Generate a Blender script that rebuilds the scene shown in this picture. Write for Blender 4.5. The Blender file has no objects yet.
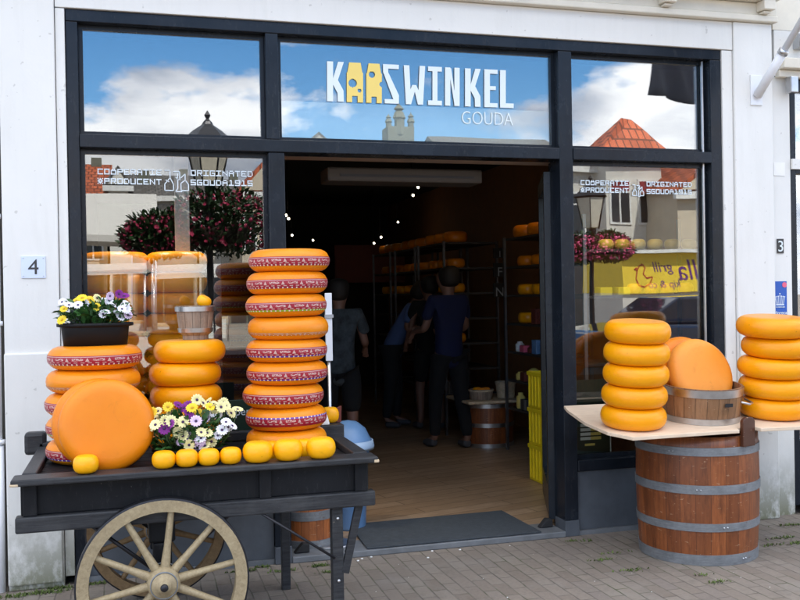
import bpy, bmesh, math, random
from math import sin, cos, pi, radians, sqrt, atan2
from mathutils import Vector, Matrix
random.seed(7)
SC = bpy.context.scene
COL = SC.collection
# ------------------------------------------------------------------ camera
f_, yaw, pit, rol = 939.54, .2801, .0063, -.0172
CAM = Vector((1.2094, -5.4237, 1.55))
Fv = Vector((sin(yaw)*cos(pit), cos(yaw)*cos(pit), -sin(pit)))
Rv = Vector((cos(yaw), -sin(yaw), 0)); Uv = Rv.cross(Fv)
R2 = Rv*cos(rol) + Uv*sin(rol); U2 = -Rv*sin(rol) + Uv*cos(rol)
def ray(x, y): return Fv*f_ + R2*(x-400) - U2*(y-300)
def at(x, y, Y):
    d = ray(x, y); return CAM + d*((Y-CAM.y)/d.y)
def atz(x, y, Z):
    d = ray(x, y); return CAM + d*((Z-CAM.z)/d.z)
def Xat(px, Y, Z):       # world X of a point at depth Y, height Z that shows at column px
    k = (px-400)/f_
    a = R2 - Fv*k; q = Vector((0, Y, Z)) - CAM
    return -(a.y*q.y + a.z*q.z)/a.x + CAM.x
cd = bpy.data.cameras.new('camera'); cam = bpy.data.objects.new('camera', cd); COL.objects.link(cam)
cd.sensor_width = 36; cd.lens = f_/800*36; cd.clip_start = .05; cd.clip_end = 2000
m = Matrix((R2, U2, -Fv)).transposed().to_4x4(); m.translation = CAM
cam.matrix_world = m
SC.camera = cam
# ------------------------------------------------------------------ materials
class NT:
    def __init__(s, name):
        s.m = bpy.data.materials.new(name); s.m.use_nodes = True
        s.t = s.m.node_tree; s.n = s.t.nodes; s.l = s.t.links
        s.b = s.n['Principled BSDF']
    def node(s, typ, **kw):
        n = s.n.new(typ)
        for k, v in kw.items():
            if k in n.inputs: n.inputs[k].default_value = v
            else: setattr(n, k, v)
        return n
    def link(s, a, b): s.l.new(a, b)
    def coord(s, kind='Object'):
        return s.node('ShaderNodeTexCoord').outputs[kind]
    def mapping(s, src, sc=(1,1,1), rot=(0,0,0), loc=(0,0,0)):
        n = s.node('ShaderNodeMapping'); n.inputs['Scale'].default_value = sc
        n.inputs['Rotation'].default_value = rot; n.inputs['Location'].default_value = loc
        s.link(src, n.inputs[0]); return n.outputs[0]
    def noise(s, src, scale=5, detail=4, rough=.55, dist=0):
        n = s.node('ShaderNodeTexNoise', Scale=scale, Detail=detail, Roughness=rough, Distortion=dist)
        s.link(src, n.inputs['Vector']); return n.outputs['Fac']
    def ramp(s, src, stops):
        n = s.node('ShaderNodeValToRGB'); e = n.color_ramp.elements
        while len(e) < len(stops): e.new(.5)
        for i, (p, c) in enumerate(stops):
            e[i].position = p; e[i].color = (c[0], c[1], c[2], 1) if hasattr(c, '__len__') else (c, c, c, 1)
        s.link(src, n.inputs[0]); return n.outputs[0]
    def mix(s, fac, a, b, mode='MIX'):
        n = s.node('ShaderNodeMix', data_type='RGBA', blend_type=mode)
        for sock, v in ((n.inputs[0], fac), (n.inputs[6], a), (n.inputs[7], b)):
            if isinstance(v, (int, float)): sock.default_value = v
            elif isinstance(v, tuple): sock.default_value = (*v[:3], 1)
            else: s.link(v, sock)
        return n.outputs[2]
    def math(s, op, a, b=None, c=None):
        n = s.node('ShaderNodeMath', operation=op)
        for i, v in enumerate((a, b, c)):
            if v is None: continue
            if isinstance(v, (int, float)): n.inputs[i].default_value = v
            else: s.link(v, n.inputs[i])
        return n.outputs[0]
    def bump(s, h, strength=.3, dist=.01):
        n = s.node('ShaderNodeBump', Strength=strength, Distance=dist); s.link(h, n.inputs['Height'])
        s.link(n.outputs[0], s.b.inputs['Normal']); return n
    def col(s, v):
        if isinstance(v, tuple): s.b.inputs['Base Color'].default_value = (*v, 1)
        else: s.link(v, s.b.inputs['Base Color'])
    def set(s, **kw):
        for k, v in kw.items():
            k = k.replace('_', ' ')
            if hasattr(v, 'is_linked') or hasattr(v, 'links'): s.link(v, s.b.inputs[k])
            else: s.b.inputs[k].default_value = v
MAT = {}
def simple(name, c, rough=.6, metal=0, var=.15, scale=8, bump=.15, bscale=60, coat=0, bdist=.002, spec=.5, stretch=(1,1,1)):
    t = NT(name); co = t.mapping(t.coord(), sc=stretch)
    n = t.noise(co, scale, 5, .6)
    t.col(t.mix(t.ramp(n, [(.25, 0.0), (.75, 1.0)]), tuple(x*(1-var) for x in c), tuple(min(1, x*(1+var)) for x in c)))
    n2 = t.noise(co, bscale, 3)
    if bump: t.bump(n2, bump, bdist)
    t.set(Roughness=t.math('ADD', t.math('MULTIPLY', n, .2), rough-.1), Metallic=metal)
    t.b.inputs['Coat Weight'].default_value = coat; t.b.inputs['Specular IOR Level'].default_value = spec
    MAT[name] = t.m; return t.m
def emis(name, c, s):
    t = NT(name); t.col((0, 0, 0)); t.b.inputs['Emission Color'].default_value = (*c, 1); t.b.inputs['Emission Strength'].default_value = s
    MAT[name] = t.m; return t.m

def white_wall():
    t = NT('white_paint'); co = t.coord(); geo = t.node('ShaderNodeNewGeometry').outputs['Position']
    n = t.noise(geo, 1.3, 6, .6); st = t.noise(t.mapping(geo, sc=(6, 6, .7)), 2.5, 5, .65)
    base = t.mix(t.ramp(n, [(.3, 0.), (.7, 1.)]), (.69, .69, .662), (.75, .745, .715))
    base = t.mix(t.math('MULTIPLY', t.ramp(st, [(.5, 0.), (.8, 1.)]), .22), base, (.52, .52, .48))
    # small chips
    ch = t.noise(geo, 24, 2, .5); base = t.mix(t.math('MULTIPLY', t.ramp(ch, [(.70, 0.), (.73, 1.)]), .45), base, (.36, .35, .32))
    # green and brown damp near the ground
    sep = t.node('ShaderNodeSeparateXYZ'); t.link(geo, sep.inputs[0])
    z = sep.outputs[2]
    low = t.node('ShaderNodeMapRange'); t.link(z, low.inputs[0]); low.inputs[1].default_value = .42; low.inputs[2].default_value = .0
    g = t.noise(t.mapping(geo, sc=(1, 1, .6)), 9, 6, .7)
    gm = t.math('MULTIPLY', low.outputs[0], t.ramp(g, [(.30, 0.), (.52, 1.)]))
    base = t.mix(gm, base, (.12, .125, .05))
    low2 = t.node('ShaderNodeMapRange'); t.link(z, low2.inputs[0]); low2.inputs[1].default_value = 1.0; low2.inputs[2].default_value = .0
    base = t.mix(t.math('MULTIPLY', low2.outputs[0], t.math('MULTIPLY', g, .40)), base, (.36, .35, .31))
    t.col(base); t.bump(t.math('ADD', t.math('MULTIPLY', t.noise(geo, 35, 4), .5), t.noise(geo, 6, 3)), .25, .006)
    t.set(Roughness=.5); MAT['white_paint'] = t.m
white_wall()
simple('cream_paint', (.72, .68, .58), .5, var=.06, bump=.15)
simple('cream_dirty', (.50, .44, .34), .6, var=.2)
def black_paint(name, c, r, sp=.22):
    t = NT(name); geo = t.coord(); n = t.noise(geo, 3, 6, .65); gr = t.noise(t.mapping(geo, sc=(40, 40, 1.5)), 3, 4)
    t.col(t.mix(t.ramp(n, [(.35, 0.), (.75, 1.)]), c, tuple(x*1.9 for x in c)))
    cc = t.mix(t.ramp(n, [(.35, 0.), (.75, 1.)]), c, tuple(x*1.9 for x in c)); ds = t.noise(t.mapping(geo, sc=(9, 9, 2.2)), 5, 8, .8); cc = t.mix(t.ramp(ds, [(.56, 0.), (.68, .5)]), cc, (.055, .055, .055)); chp = t.noise(geo, 42, 4, .75); cc = t.mix(t.ramp(chp, [(.71, 0.), (.73, .8)]), cc, (.20, .19, .17)); t.col(cc)
    t.bump(gr, .25, .002); t.set(Roughness=t.math('ADD', t.math('MULTIPLY', n, .3), r)); t.b.inputs['Specular IOR Level'].default_value = sp; MAT[name] = t.m
black_paint('frame_paint', (.009, .012, .017), .10, .22)
black_paint('cart_paint', (.008, .0085, .010), .38, .15)
simple('plinth_stone', (.075, .085, .10), .5, var=.3, scale=5, bump=.3, bscale=25)
simple('sill_stone', (.15, .16, .17), .5, var=.25, scale=10, bump=.3)
simple('dark_metal', (.03, .03, .035), .4, .6)
simple('rack_steel', (.20, .20, .21), .4, 1, var=.2, scale=12)
simple('steel', (.55, .56, .58), .35, 1, var=.2, scale=12)
simple('hoop_steel', (.20, .21, .22), .5, .4, var=.25, scale=9, bump=.3, bscale=30)
def hoopmat():
    t = NT('hoop_steel'); co = t.coord(); n = t.noise(co, 9, 6, .7); s = t.noise(t.mapping(co, sc=(4, 4, 40)), 4, 5, .7)
    col = t.mix(t.ramp(n, [(.3, 0.), (.7, 1.)]), (.13, .14, .15), (.25, .265, .28)); col = t.mix(t.math('MULTIPLY', t.ramp(s, [(.45, 0.), (.75, 1.)]), .5), col, (.33, .34, .35))
    col = t.mix(t.ramp(t.noise(co, 17, 6, .8), [(.60, 0.), (.70, .6)]), col, (.14, .065, .03)); t.col(col); t.bump(s, .2, .002); t.set(Roughness=.5, Metallic=.35); MAT['hoop_steel'] = t.m
hoopmat()
simple('grey_plastic', (.35, .36, .37), .5)
simple('blue_plastic', (.13, .26, .48), .35, var=.08)
simple('pale_blue', (.32, .45, .62), .35, var=.08)
simple('yellow_plastic', (.80, .62, .015), .4, var=.08)
simple('pot_black', (.008, .008, .009), .5, var=.1, spec=.2)
simple('soil', (.025, .015, .01), .95, var=.4, scale=40, bump=1, bscale=90)
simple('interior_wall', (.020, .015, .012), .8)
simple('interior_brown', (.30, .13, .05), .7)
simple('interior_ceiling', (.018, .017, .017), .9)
simple('soffit', (.30, .22, .17), .7)
simple('red_panel', (.13, .025, .015), .7)
simple('pale_post', (.34, .36, .36), .5, var=.05)
simple('white_plastic', (.75, .77, .80), .4, var=.04)
simple('mat_grey', (.045, .055, .065), .95, var=.25, scale=30, bump=.8, bscale=300)
simple('asphalt_roof', (.10, .10, .11), .9)
simple('skin', (.22, .11, .075), .5, var=.08)
simple('hair', (.012, .008, .006), .7)
simple('cloth_navy', (.004, .008, .045), .85, var=.2)
simple('cloth_blue', (.07, .12, .28), .85, var=.15)
simple('cloth_pattern', (.045, .055, .06), .85, var=.8, scale=14)
simple('cloth_black', (.005, .005, .006), .9)
simple('denim', (.006, .008, .012), .85)
simple('shoe', (.05, .05, .055), .7)
simple('paper', (.8, .8, .78), .7, var=.04, bump=0)
simple('sign_blue', (.015, .09, .42), .4, var=.05, bump=0)
simple('plate_pale', (.60, .68, .84), .3, var=.05, bump=0)
simple('sign_dark', (.02, .022, .026), .3, bump=0)
simple('sign_green', (.006, .032, .020), .4, bump=0)
simple('pink', (.75, .12, .22), .5, bump=0)
simple('letter_white', (.70, .78, .82), .5, var=.02, bump=0)
simple('letter_faint', (.74, .82, .85), .5, var=.02, bump=0)
simple('letter_yellow', (.82, .62, .16), .5, var=.03, bump=0)
simple('letter_purple', (.13, .03, .20), .5, bump=0)
simple('letter_red', (.45, .04, .03), .5, bump=0)
simple('stall_yellow', (.85, .62, .05), .45, var=.05)
simple('canvas_white', (.62, .60, .56), .8, var=.05)
simple('render_white', (.66, .64, .58), .8, var=.08, scale=2)
simple('render_cream', (.58, .50, .38), .8, var=.08, scale=2)
simple('render_grey', (.36, .34, .30), .8, var=.12, scale=2)
simple('window_dark', (.03, .035, .04), .15, var=.2, bump=0)
simple('window_white', (.75, .75, .72), .5, bump=0)
simple('awning_red', (.25, .03, .04), .8)
simple('stone_tower', (.15, .155, .12), .8, var=.25, scale=3, bump=.5, bscale=10)
simple('car_paint', (.02, .03, .06), .12, .3, coat=1, bump=0)
simple('rubber', (.015, .015, .016), .8)
simple('lamp_glass', (.70, .66, .55), .3, bump=0, var=.1)
simple('flag_cloth', (.06, .06, .08), .9)
simple('leaf_dark', (.018, .05, .012), .55, var=.5, scale=20)
simple('leaf_mid', (.03, .10, .02), .45, var=.5, scale=30)
simple('stem_green', (.05, .10, .03), .6)
simple('unit_grey', (.045, .036, .03), .6)
simple('board_pale', (.66, .70, .68), .6, var=.05)
simple('moss', (.10, .14, .035), .9, var=.4, scale=20)
simple('petal_white', (.78, .78, .84), .6, var=.06, bump=0)
simple('petal_cream', (.80, .74, .36), .6, var=.1, bump=0)
simple('petal_lilac', (.66, .50, .68), .6, var=.1, bump=0)
simple('petal_yellow', (.80, .58, .02), .6, var=.08, bump=0)
simple('petal_purple', (.20, .01, .22), .6, var=.2, bump=0)
simple('petal_pink', (.85, .12, .30), .6, var=.2, bump=0)
simple('petal_red', (.32, .02, .07), .6, var=.4, bump=0)
simple('eye_dark', (.05, .02, .08), .7, bump=0)
simple('eye_yellow', (.5, .3, .02), .7, bump=0)
emis('spot_glow', (1, .85, .6), 9.0)

def tiles(name, c, sx=.25):
    t = NT(name); g = t.coord()
    w = t.node('ShaderNodeTexBrick', Scale=1.0); w.inputs['Color1'].default_value = (*c, 1); w.inputs['Color2'].default_value = (c[0]*.6, c[1]*.55, c[2]*.5, 1)
    w.inputs['Mortar'].default_value = (c[0]*.25, c[1]*.25, c[2]*.25, 1); w.inputs['Mortar Size'].default_value = .03
    w.inputs['Brick Width'].default_value = .3; w.inputs['Row Height'].default_value = .35
    t.link(g, w.inputs['Vector']); t.col(w.outputs['Color']); t.set(Roughness=.7); MAT[name] = t.m
tiles('tile_orange', (.55, .13, .05)); tiles('tile_grey', (.16, .15, .14)); tiles('brick_red', (.30, .10, .06))

def wax(name, c1, c2, rough=.33, band=None):
    """orange wax rind; UV u runs round the wheel, v up the side"""
    t = NT(name); co = t.coord(); oi = t.node('ShaderNodeObjectInfo').outputs['Random']
    sh = t.node('ShaderNodeVectorMath', operation='ADD'); t.link(co, sh.inputs[0])
    cmb = t.node('ShaderNodeCombineXYZ'); t.link(t.math('MULTIPLY', oi, 37.), cmb.inputs[0]); t.link(t.math('MULTIPLY', oi, 11.), cmb.inputs[2]); t.link(cmb.outputs[0], sh.inputs[1])
    p = sh.outputs[0]
    n = t.noise(p, 6, 5, .6); fac = t.math('ADD', t.math('MULTIPLY', t.ramp(n, [(.3, 0.), (.7, 1.)]), .5), t.math('MULTIPLY', oi, .5))
    col = t.mix(fac, c1, c2)
    scf = t.noise(t.mapping(p, sc=(1, 1, 2.5)), 9, 8, .8, 1.2); col = t.mix(t.math('MULTIPLY', t.ramp(scf, [(.56, 0.), (.66, 1.)]), .28), col, tuple(x*.55 for x in c1)); sp = t.noise(p, 38, 2, .5); col = t.mix(t.math('MULTIPLY', t.ramp(sp, [(.74, 0.), (.78, 1.)]), .5), col, tuple(x*.35 for x in c1))
    sc = t.noise(t.mapping(p, sc=(3, 3, 30)), 3, 5, .6); col = t.mix(t.math('MULTIPLY', t.ramp(sc, [(.56, 0.), (.75, 1.)]), .25), col, (min(1, c2[0]*1.02), min(1, c2[1]*1.25), c2[2]*2.5))
    t.col(col); t.bump(t.math('ADD', t.noise(p, 14, 3), t.math('MULTIPLY', t.noise(p, 90, 2), .12)), .28, .006)
    t.set(Roughness=t.math('ADD', t.math('MULTIPLY', n, .25), rough-.12))
    t.b.inputs['Specular IOR Level'].default_value = .38; t.b.inputs['Subsurface Weight'].default_value = .10; t.b.inputs['Subsurface Radius'].default_value = (.02, .008, .002); t.b.inputs['Subsurface Scale'].default_value = .3
    MAT[name] = t.m
wax('wax_yellow', (.84, .30, .001), (.93, .38, .002))
wax('wax_orange', (.74, .215, .003), (.84, .28, .006))
wax('wax_deep', (.70, .185, .001), (.77, .23, .002), .36)
wax('wax_peach', (.82, .27, .020), (.86, .32, .040), .45)
wax('wax_baby', (.88, .37, .001), (.93, .45, .002), .33)
wax('wax_inside', (.80, .27, .002), (.88, .36, .004), .4)
wax('wax_shade', (.24, .07, .008), (.34, .11, .012), .45)
wax('cheese_round', (.52, .36, .05), (.68, .50, .09), .4)

def band_mat(name, base, edge, edge_top=False):
    t = NT(name); uv = t.coord('UV'); sep = t.node('ShaderNodeSeparateXYZ'); t.link(uv, sep.inputs[0]); u, v = sep.outputs[0], sep.outputs[1]
    N = 14
    un = t.math('FRACT', t.math('MULTIPLY', u, N))
    # letters: blocky noise in a row, in the first 62% of every repeat
    cell = t.node('ShaderNodeCombineXYZ'); t.link(t.math('FLOOR', t.math('MULTIPLY', t.math('FRACT', t.math('MULTIPLY', u, N/2)), 52)), cell.inputs[0]); t.link(t.math('FLOOR', t.math('MULTIPLY', v, 13)), cell.inputs[1])
    wn = t.node('ShaderNodeTexWhiteNoise', noise_dimensions='2D'); t.link(cell.outputs[0], wn.inputs['Vector'])
    glyph = t.math('GREATER_THAN', wn.outputs['Value'], .42)
    row = t.math('MULTIPLY', t.math('GREATER_THAN', v, .50), t.math('LESS_THAN', v, .74))
    colm = t.math('MULTIPLY', t.math('GREATER_THAN', un, .06), t.math('LESS_THAN', un, .60))
    txt = t.math('MULTIPLY', glyph, t.math('MULTIPLY', row, colm))
    # little triangular crest
    dx = t.math('ABSOLUTE', t.math('SUBTRACT', un, .80))
    vv = t.math('SUBTRACT', .80, v)
    tri = t.math('MULTIPLY', t.math('LESS_THAN', dx, t.math('MULTIPLY', vv, .26)), t.math('MULTIPLY', t.math('GREATER_THAN', v, .42), t.math('LESS_THAN', v, .80)))
    dash = t.math('MULTIPLY', t.math('MULTIPLY', t.math('GREATER_THAN', v, .27), t.math('LESS_THAN', v, .35)), t.math('GREATER_THAN', t.math('FRACT', t.math('MULTIPLY', u, N*3)), .45))
    w = t.math('MINIMUM', 1.0, t.math('ADD', txt, t.math('ADD', tri, dash)))
    col = t.mix(t.noise(t.coord(), 10, 4), tuple(x*.75 for x in base), base)
    col = t.mix(t.math('MULTIPLY', w, .62), col, (.72, .58, .50))
    e = t.math('MULTIPLY', t.math('GREATER_THAN', v, .86), t.math('LESS_THAN', v, .92)); col = t.mix(t.math('MULTIPLY', e, .6), col, (.75, .6, .5))
    lo = t.math('LESS_THAN', v, .17) if not edge_top else t.math('GREATER_THAN', v, .84)
    lod = t.math('GREATER_THAN', t.math('FRACT', t.math('MULTIPLY', u, N*4)), .3)
    col = t.mix(lo, col, t.mix(lod, (.75, .62, .5), edge))
    # worn, wax-covered spots
    wr = t.noise(t.coord(), 22, 4, .7); col = t.mix(t.ramp(wr, [(.66, 0.), (.74, 1.)]), col, (.70, .26, .03))
    t.col(col); t.set(Roughness=.35); MAT[name] = t.m
band_mat('band_red', (.36, .012, .030), (.30, .02, .05))
band_mat('band_green', (.36, .012, .030), (.25, .40, .03))
band_mat('band_blue', (.36, .012, .030), (.10, .04, .30))
band_mat('band_bluetop', (.36, .012, .030), (.16, .07, .38), True)
band_mat('band_faint', (.62, .20, .03), (.50, .14, .05))

def wood(name, c1, c2, N=30, rough=.5, uvcoord=True, grain=(1, 1, .08), scratch=True, gap=.03, axis=0, coat=0.):
    t = NT(name); co = t.coord()
    g = t.noise(t.mapping(co, sc=tuple(x*8 for x in grain)), 8, 6, .65, .6)
    col = t.mix(t.ramp(g, [(.3, 0.), (.7, 1.)]), c1, c2)
    h = g
    if uvcoord:
        uv = t.coord('UV'); sep = t.node('ShaderNodeSeparateXYZ'); t.link(uv, sep.inputs[0]); u = t.math('MULTIPLY', sep.outputs[axis], N)
        fr = t.math('FRACT', u); fl = t.node('ShaderNodeTexWhiteNoise', noise_dimensions='1D'); t.link(t.math('FLOOR', u), fl.inputs['W'])
        col = t.mix(t.math('MULTIPLY', fl.outputs['Value'], .55), col, tuple(x*.5 for x in c1))
        line = t.math('LESS_THAN', t.math('ABSOLUTE', t.math('SUBTRACT', fr, .5)), .5-gap)
        col = t.mix(line, tuple(x*.35 for x in c1), col)
        h = t.math('ADD', t.math('MULTIPLY', g, .3), t.math('MULTIPLY', line, 1.0))
    big = t.noise(co, 3, 5, .7); col = t.mix(t.math('MULTIPLY', t.ramp(big, [(.45, 0.), (.8, 1.)]), .4), col, tuple(x*.45 for x in c1))
    if scratch:
        s = t.noise(t.mapping(co, sc=(14, 14, 60)), 1.6, 3, .7, .5); col = t.mix(t.ramp(s, [(.66, 0.), (.70, .7)]), col, (.50, .34, .22))
        s2 = t.noise(t.mapping(co, sc=(5, 5, 1.2)), 3, 6, .75); col = t.mix(t.ramp(s2, [(.50, 0.), (.68, .65)]), col, tuple(x*.3 for x in c1))
    t.col(col); t.bump(h, .35, .004); t.set(Roughness=t.math('ADD', t.math('MULTIPLY', g, .2), rough-.1)); t.b.inputs['Coat Weight'].default_value = coat
    MAT[name] = t.m
wood('stave_wood', (.18, .046, .011), (.33, .100, .026), 26, .42, coat=.1, gap=.012)
wood('stave_inside', (.36, .10, .025), (.50, .17, .05), 22, .45)
wood('tub_wood', (.27, .13, .055), (.40, .22, .11), 22, .5)
wood('pail_wood', (.28, .19, .13), (.45, .36, .28), 14, .55)
wood('ply_wood', (.66, .50, .35), (.76, .62, .47), uvcoord=False, grain=(.12, 1, 1), scratch=False, rough=.6)
wood('wheel_wood', (.25, .19, .105), (.40, .32, .19), uvcoord=False, grain=(1, 1, 1), scratch=False, rough=.6)
wood('wheel_wood_dark', (.16, .09, .035), (.26, .16, .07), uvcoord=False, grain=(1, 1, 1), scratch=False, rough=.7)
def cartwood():
    t = NT('cart_worn'); co = t.coord(); g = t.noise(t.mapping(co, sc=(1, 12, 12)), 7, 6, .7, .3); n = t.noise(co, 4, 6, .7)
    col = t.mix(t.ramp(g, [(.35, 0.), (.75, 1.)]), (.018, .019, .022), (.052, .054, .058))
    col = t.mix(t.math('MULTIPLY', t.ramp(n, [(.5, 0.), (.8, 1.)]), .5), col, (.085, .085, .085))
    ch = t.noise(co, 30, 4, .7); col = t.mix(t.ramp(ch, [(.69, 0.), (.715, .9)]), col, (.33, .27, .20))
    t.col(col); t.bump(g, .5, .003); t.set(Roughness=.42); t.b.inputs['Specular IOR Level'].default_value = .25; MAT['cart_worn'] = t.m
cartwood()
simple('bare_wood', (.55, .43, .28), .7, var=.3, scale=30)

def glass(name='window_glass', add=.10):
    t = NT(name); t.n.remove(t.b); out = t.n['Material Output']
    fr = t.node('ShaderNodeFresnel', IOR=1.5)
    fac = t.math('MINIMUM', 1.0, t.math('ADD', t.math('MULTIPLY', fr.outputs[0], 1.6), add))
    tr = t.node('ShaderNodeBsdfTransparent'); tr.inputs[0].default_value = (.95, .975, .965, 1)
    gl = t.node('ShaderNodeBsdfGlossy', Roughness=0.0); gl.inputs[0].default_value = (1, 1, 1, 1)
    geo = t.node('ShaderNodeNewGeometry').outputs['Position']
    bp = t.node('ShaderNodeBump', Strength=.10, Distance=.01); t.link(t.noise(geo, 1.6, 1, .4), bp.inputs['Height']); t.link(bp.outputs[0], gl.inputs['Normal'])
    mx = t.node('ShaderNodeMixShader'); t.link(fac, mx.inputs[0]); t.link(tr.outputs[0], mx.inputs[1]); t.link(gl.outputs[0], mx.inputs[2])
    t.link(mx.outputs[0], out.inputs[0]); MAT[name] = t.m
glass(); glass('clear_glass', .035)
def pavement():
    t = NT('clinker_paving'); geo = t.node('ShaderNodeNewGeometry').outputs['Position']
    wob = t.node('ShaderNodeTexNoise', Scale=3.0, Detail=2.0); t.link(geo, wob.inputs['Vector'])
    off = t.node('ShaderNodeVectorMath', operation='SCALE'); t.link(wob.outputs['Color'], off.inputs[0]); off.inputs['Scale'].default_value = .022
    ad = t.node('ShaderNodeVectorMath', operation='ADD'); t.link(geo, ad.inputs[0]); t.link(off.outputs[0], ad.inputs[1])
    v = t.mapping(ad.outputs[0], rot=(0, 0, radians(90)))
    def brick(mort):
        b = t.node('ShaderNodeTexBrick', Scale=1.0); b.offset = .5
        b.inputs['Brick Width'].default_value = .19; b.inputs['Row Height'].default_value = .082; b.inputs['Mortar Size'].default_value = mort; b.inputs['Mortar Smooth'].default_value = .5
        b.inputs['Color1'].default_value = (0, 0, 0, 1); b.inputs['Color2'].default_value = (1, 1, 1, 1); b.inputs['Mortar'].default_value = (.5, .5, .5, 1)
        t.link(v, b.inputs['Vector']); return b
    b = brick(.005)
    rnd = t.ramp(b.outputs['Color'], [(0, (.150, .118, .092)), (.35, (.185, .152, .124)), (.7, (.205, .172, .138)), (1, (.168, .138, .118))])
    n = t.noise(geo, 45, 5, .7); big = t.noise(geo, 1.1, 5, .6)
    col = t.mix(t.ramp(n, [(.3, 0.), (.7, 1.)]), rnd, t.mix(1.0, rnd, (1.35, 1.35, 1.35), 'MULTIPLY'))
    col = t.mix(t.math('MULTIPLY', t.ramp(big, [(.35, 0.), (.7, 1.)]), .65), col, (.205, .178, .150))
    stn = t.noise(geo, 5.5, 7, .75, .4); col = t.mix(t.ramp(stn, [(.54, 0.), (.68, .45)]), col, (.10, .085, .07)); col = t.mix(t.ramp(t.noise(geo, 2.1, 6, .7), [(.52, 0.), (.7, .5)]), col, (.27, .25, .22))
    mo = t.mix(t.ramp(t.noise(geo, 2.6, 5, .7), [(.48, 0.), (.62, 1.)]), (.10, .085, .07), (.055, .070, .022))
    jn = t.ramp(t.noise(geo, 7, 3, .6), [(.35, .25), (.65, 1.)])
    mfac = t.math('MULTIPLY', b.outputs['Fac'], jn)
    col = t.mix(mfac, col, mo)
    sp = t.noise(geo, 120, 2, .5); col = t.mix(t.ramp(sp, [(.74, 0.), (.77, .7)]), col, (.42, .40, .36))
    t.col(col); t.bump(t.math('SUBTRACT', t.math('MULTIPLY', n, .25), b.outputs['Fac']), .5, .006); t.set(Roughness=.85); MAT['clinker_paving'] = t.m
pavement()
def oak():
    t = NT('oak_floor'); geo = t.node('ShaderNodeNewGeometry').outputs['Position']
    v = t.mapping(geo, rot=(0, 0, radians(-14)))
    b = t.node('ShaderNodeTexBrick', Scale=1.0); b.inputs['Brick Width'].default_value = 1.3; b.inputs['Row Height'].default_value = .14; b.inputs['Mortar Size'].default_value = .004
    b.inputs['Color1'].default_value = (.33, .215, .125, 1); b.inputs['Color2'].default_value = (.46, .32, .205, 1); b.inputs['Mortar'].default_value = (.08, .05, .03, 1); t.link(v, b.inputs['Vector'])
    g = t.noise(t.mapping(v, sc=(1.2, 9, 1)), 5, 6, .65, 1.0)
    col = t.mix(t.ramp(g, [(.35, 0.), (.75, .75)]), b.outputs['Color'], (.19, .115, .062))
    t.col(col); t.set(Roughness=.5); t.bump(g, .1, .002); MAT['oak_floor'] = t.m
oak()
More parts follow.
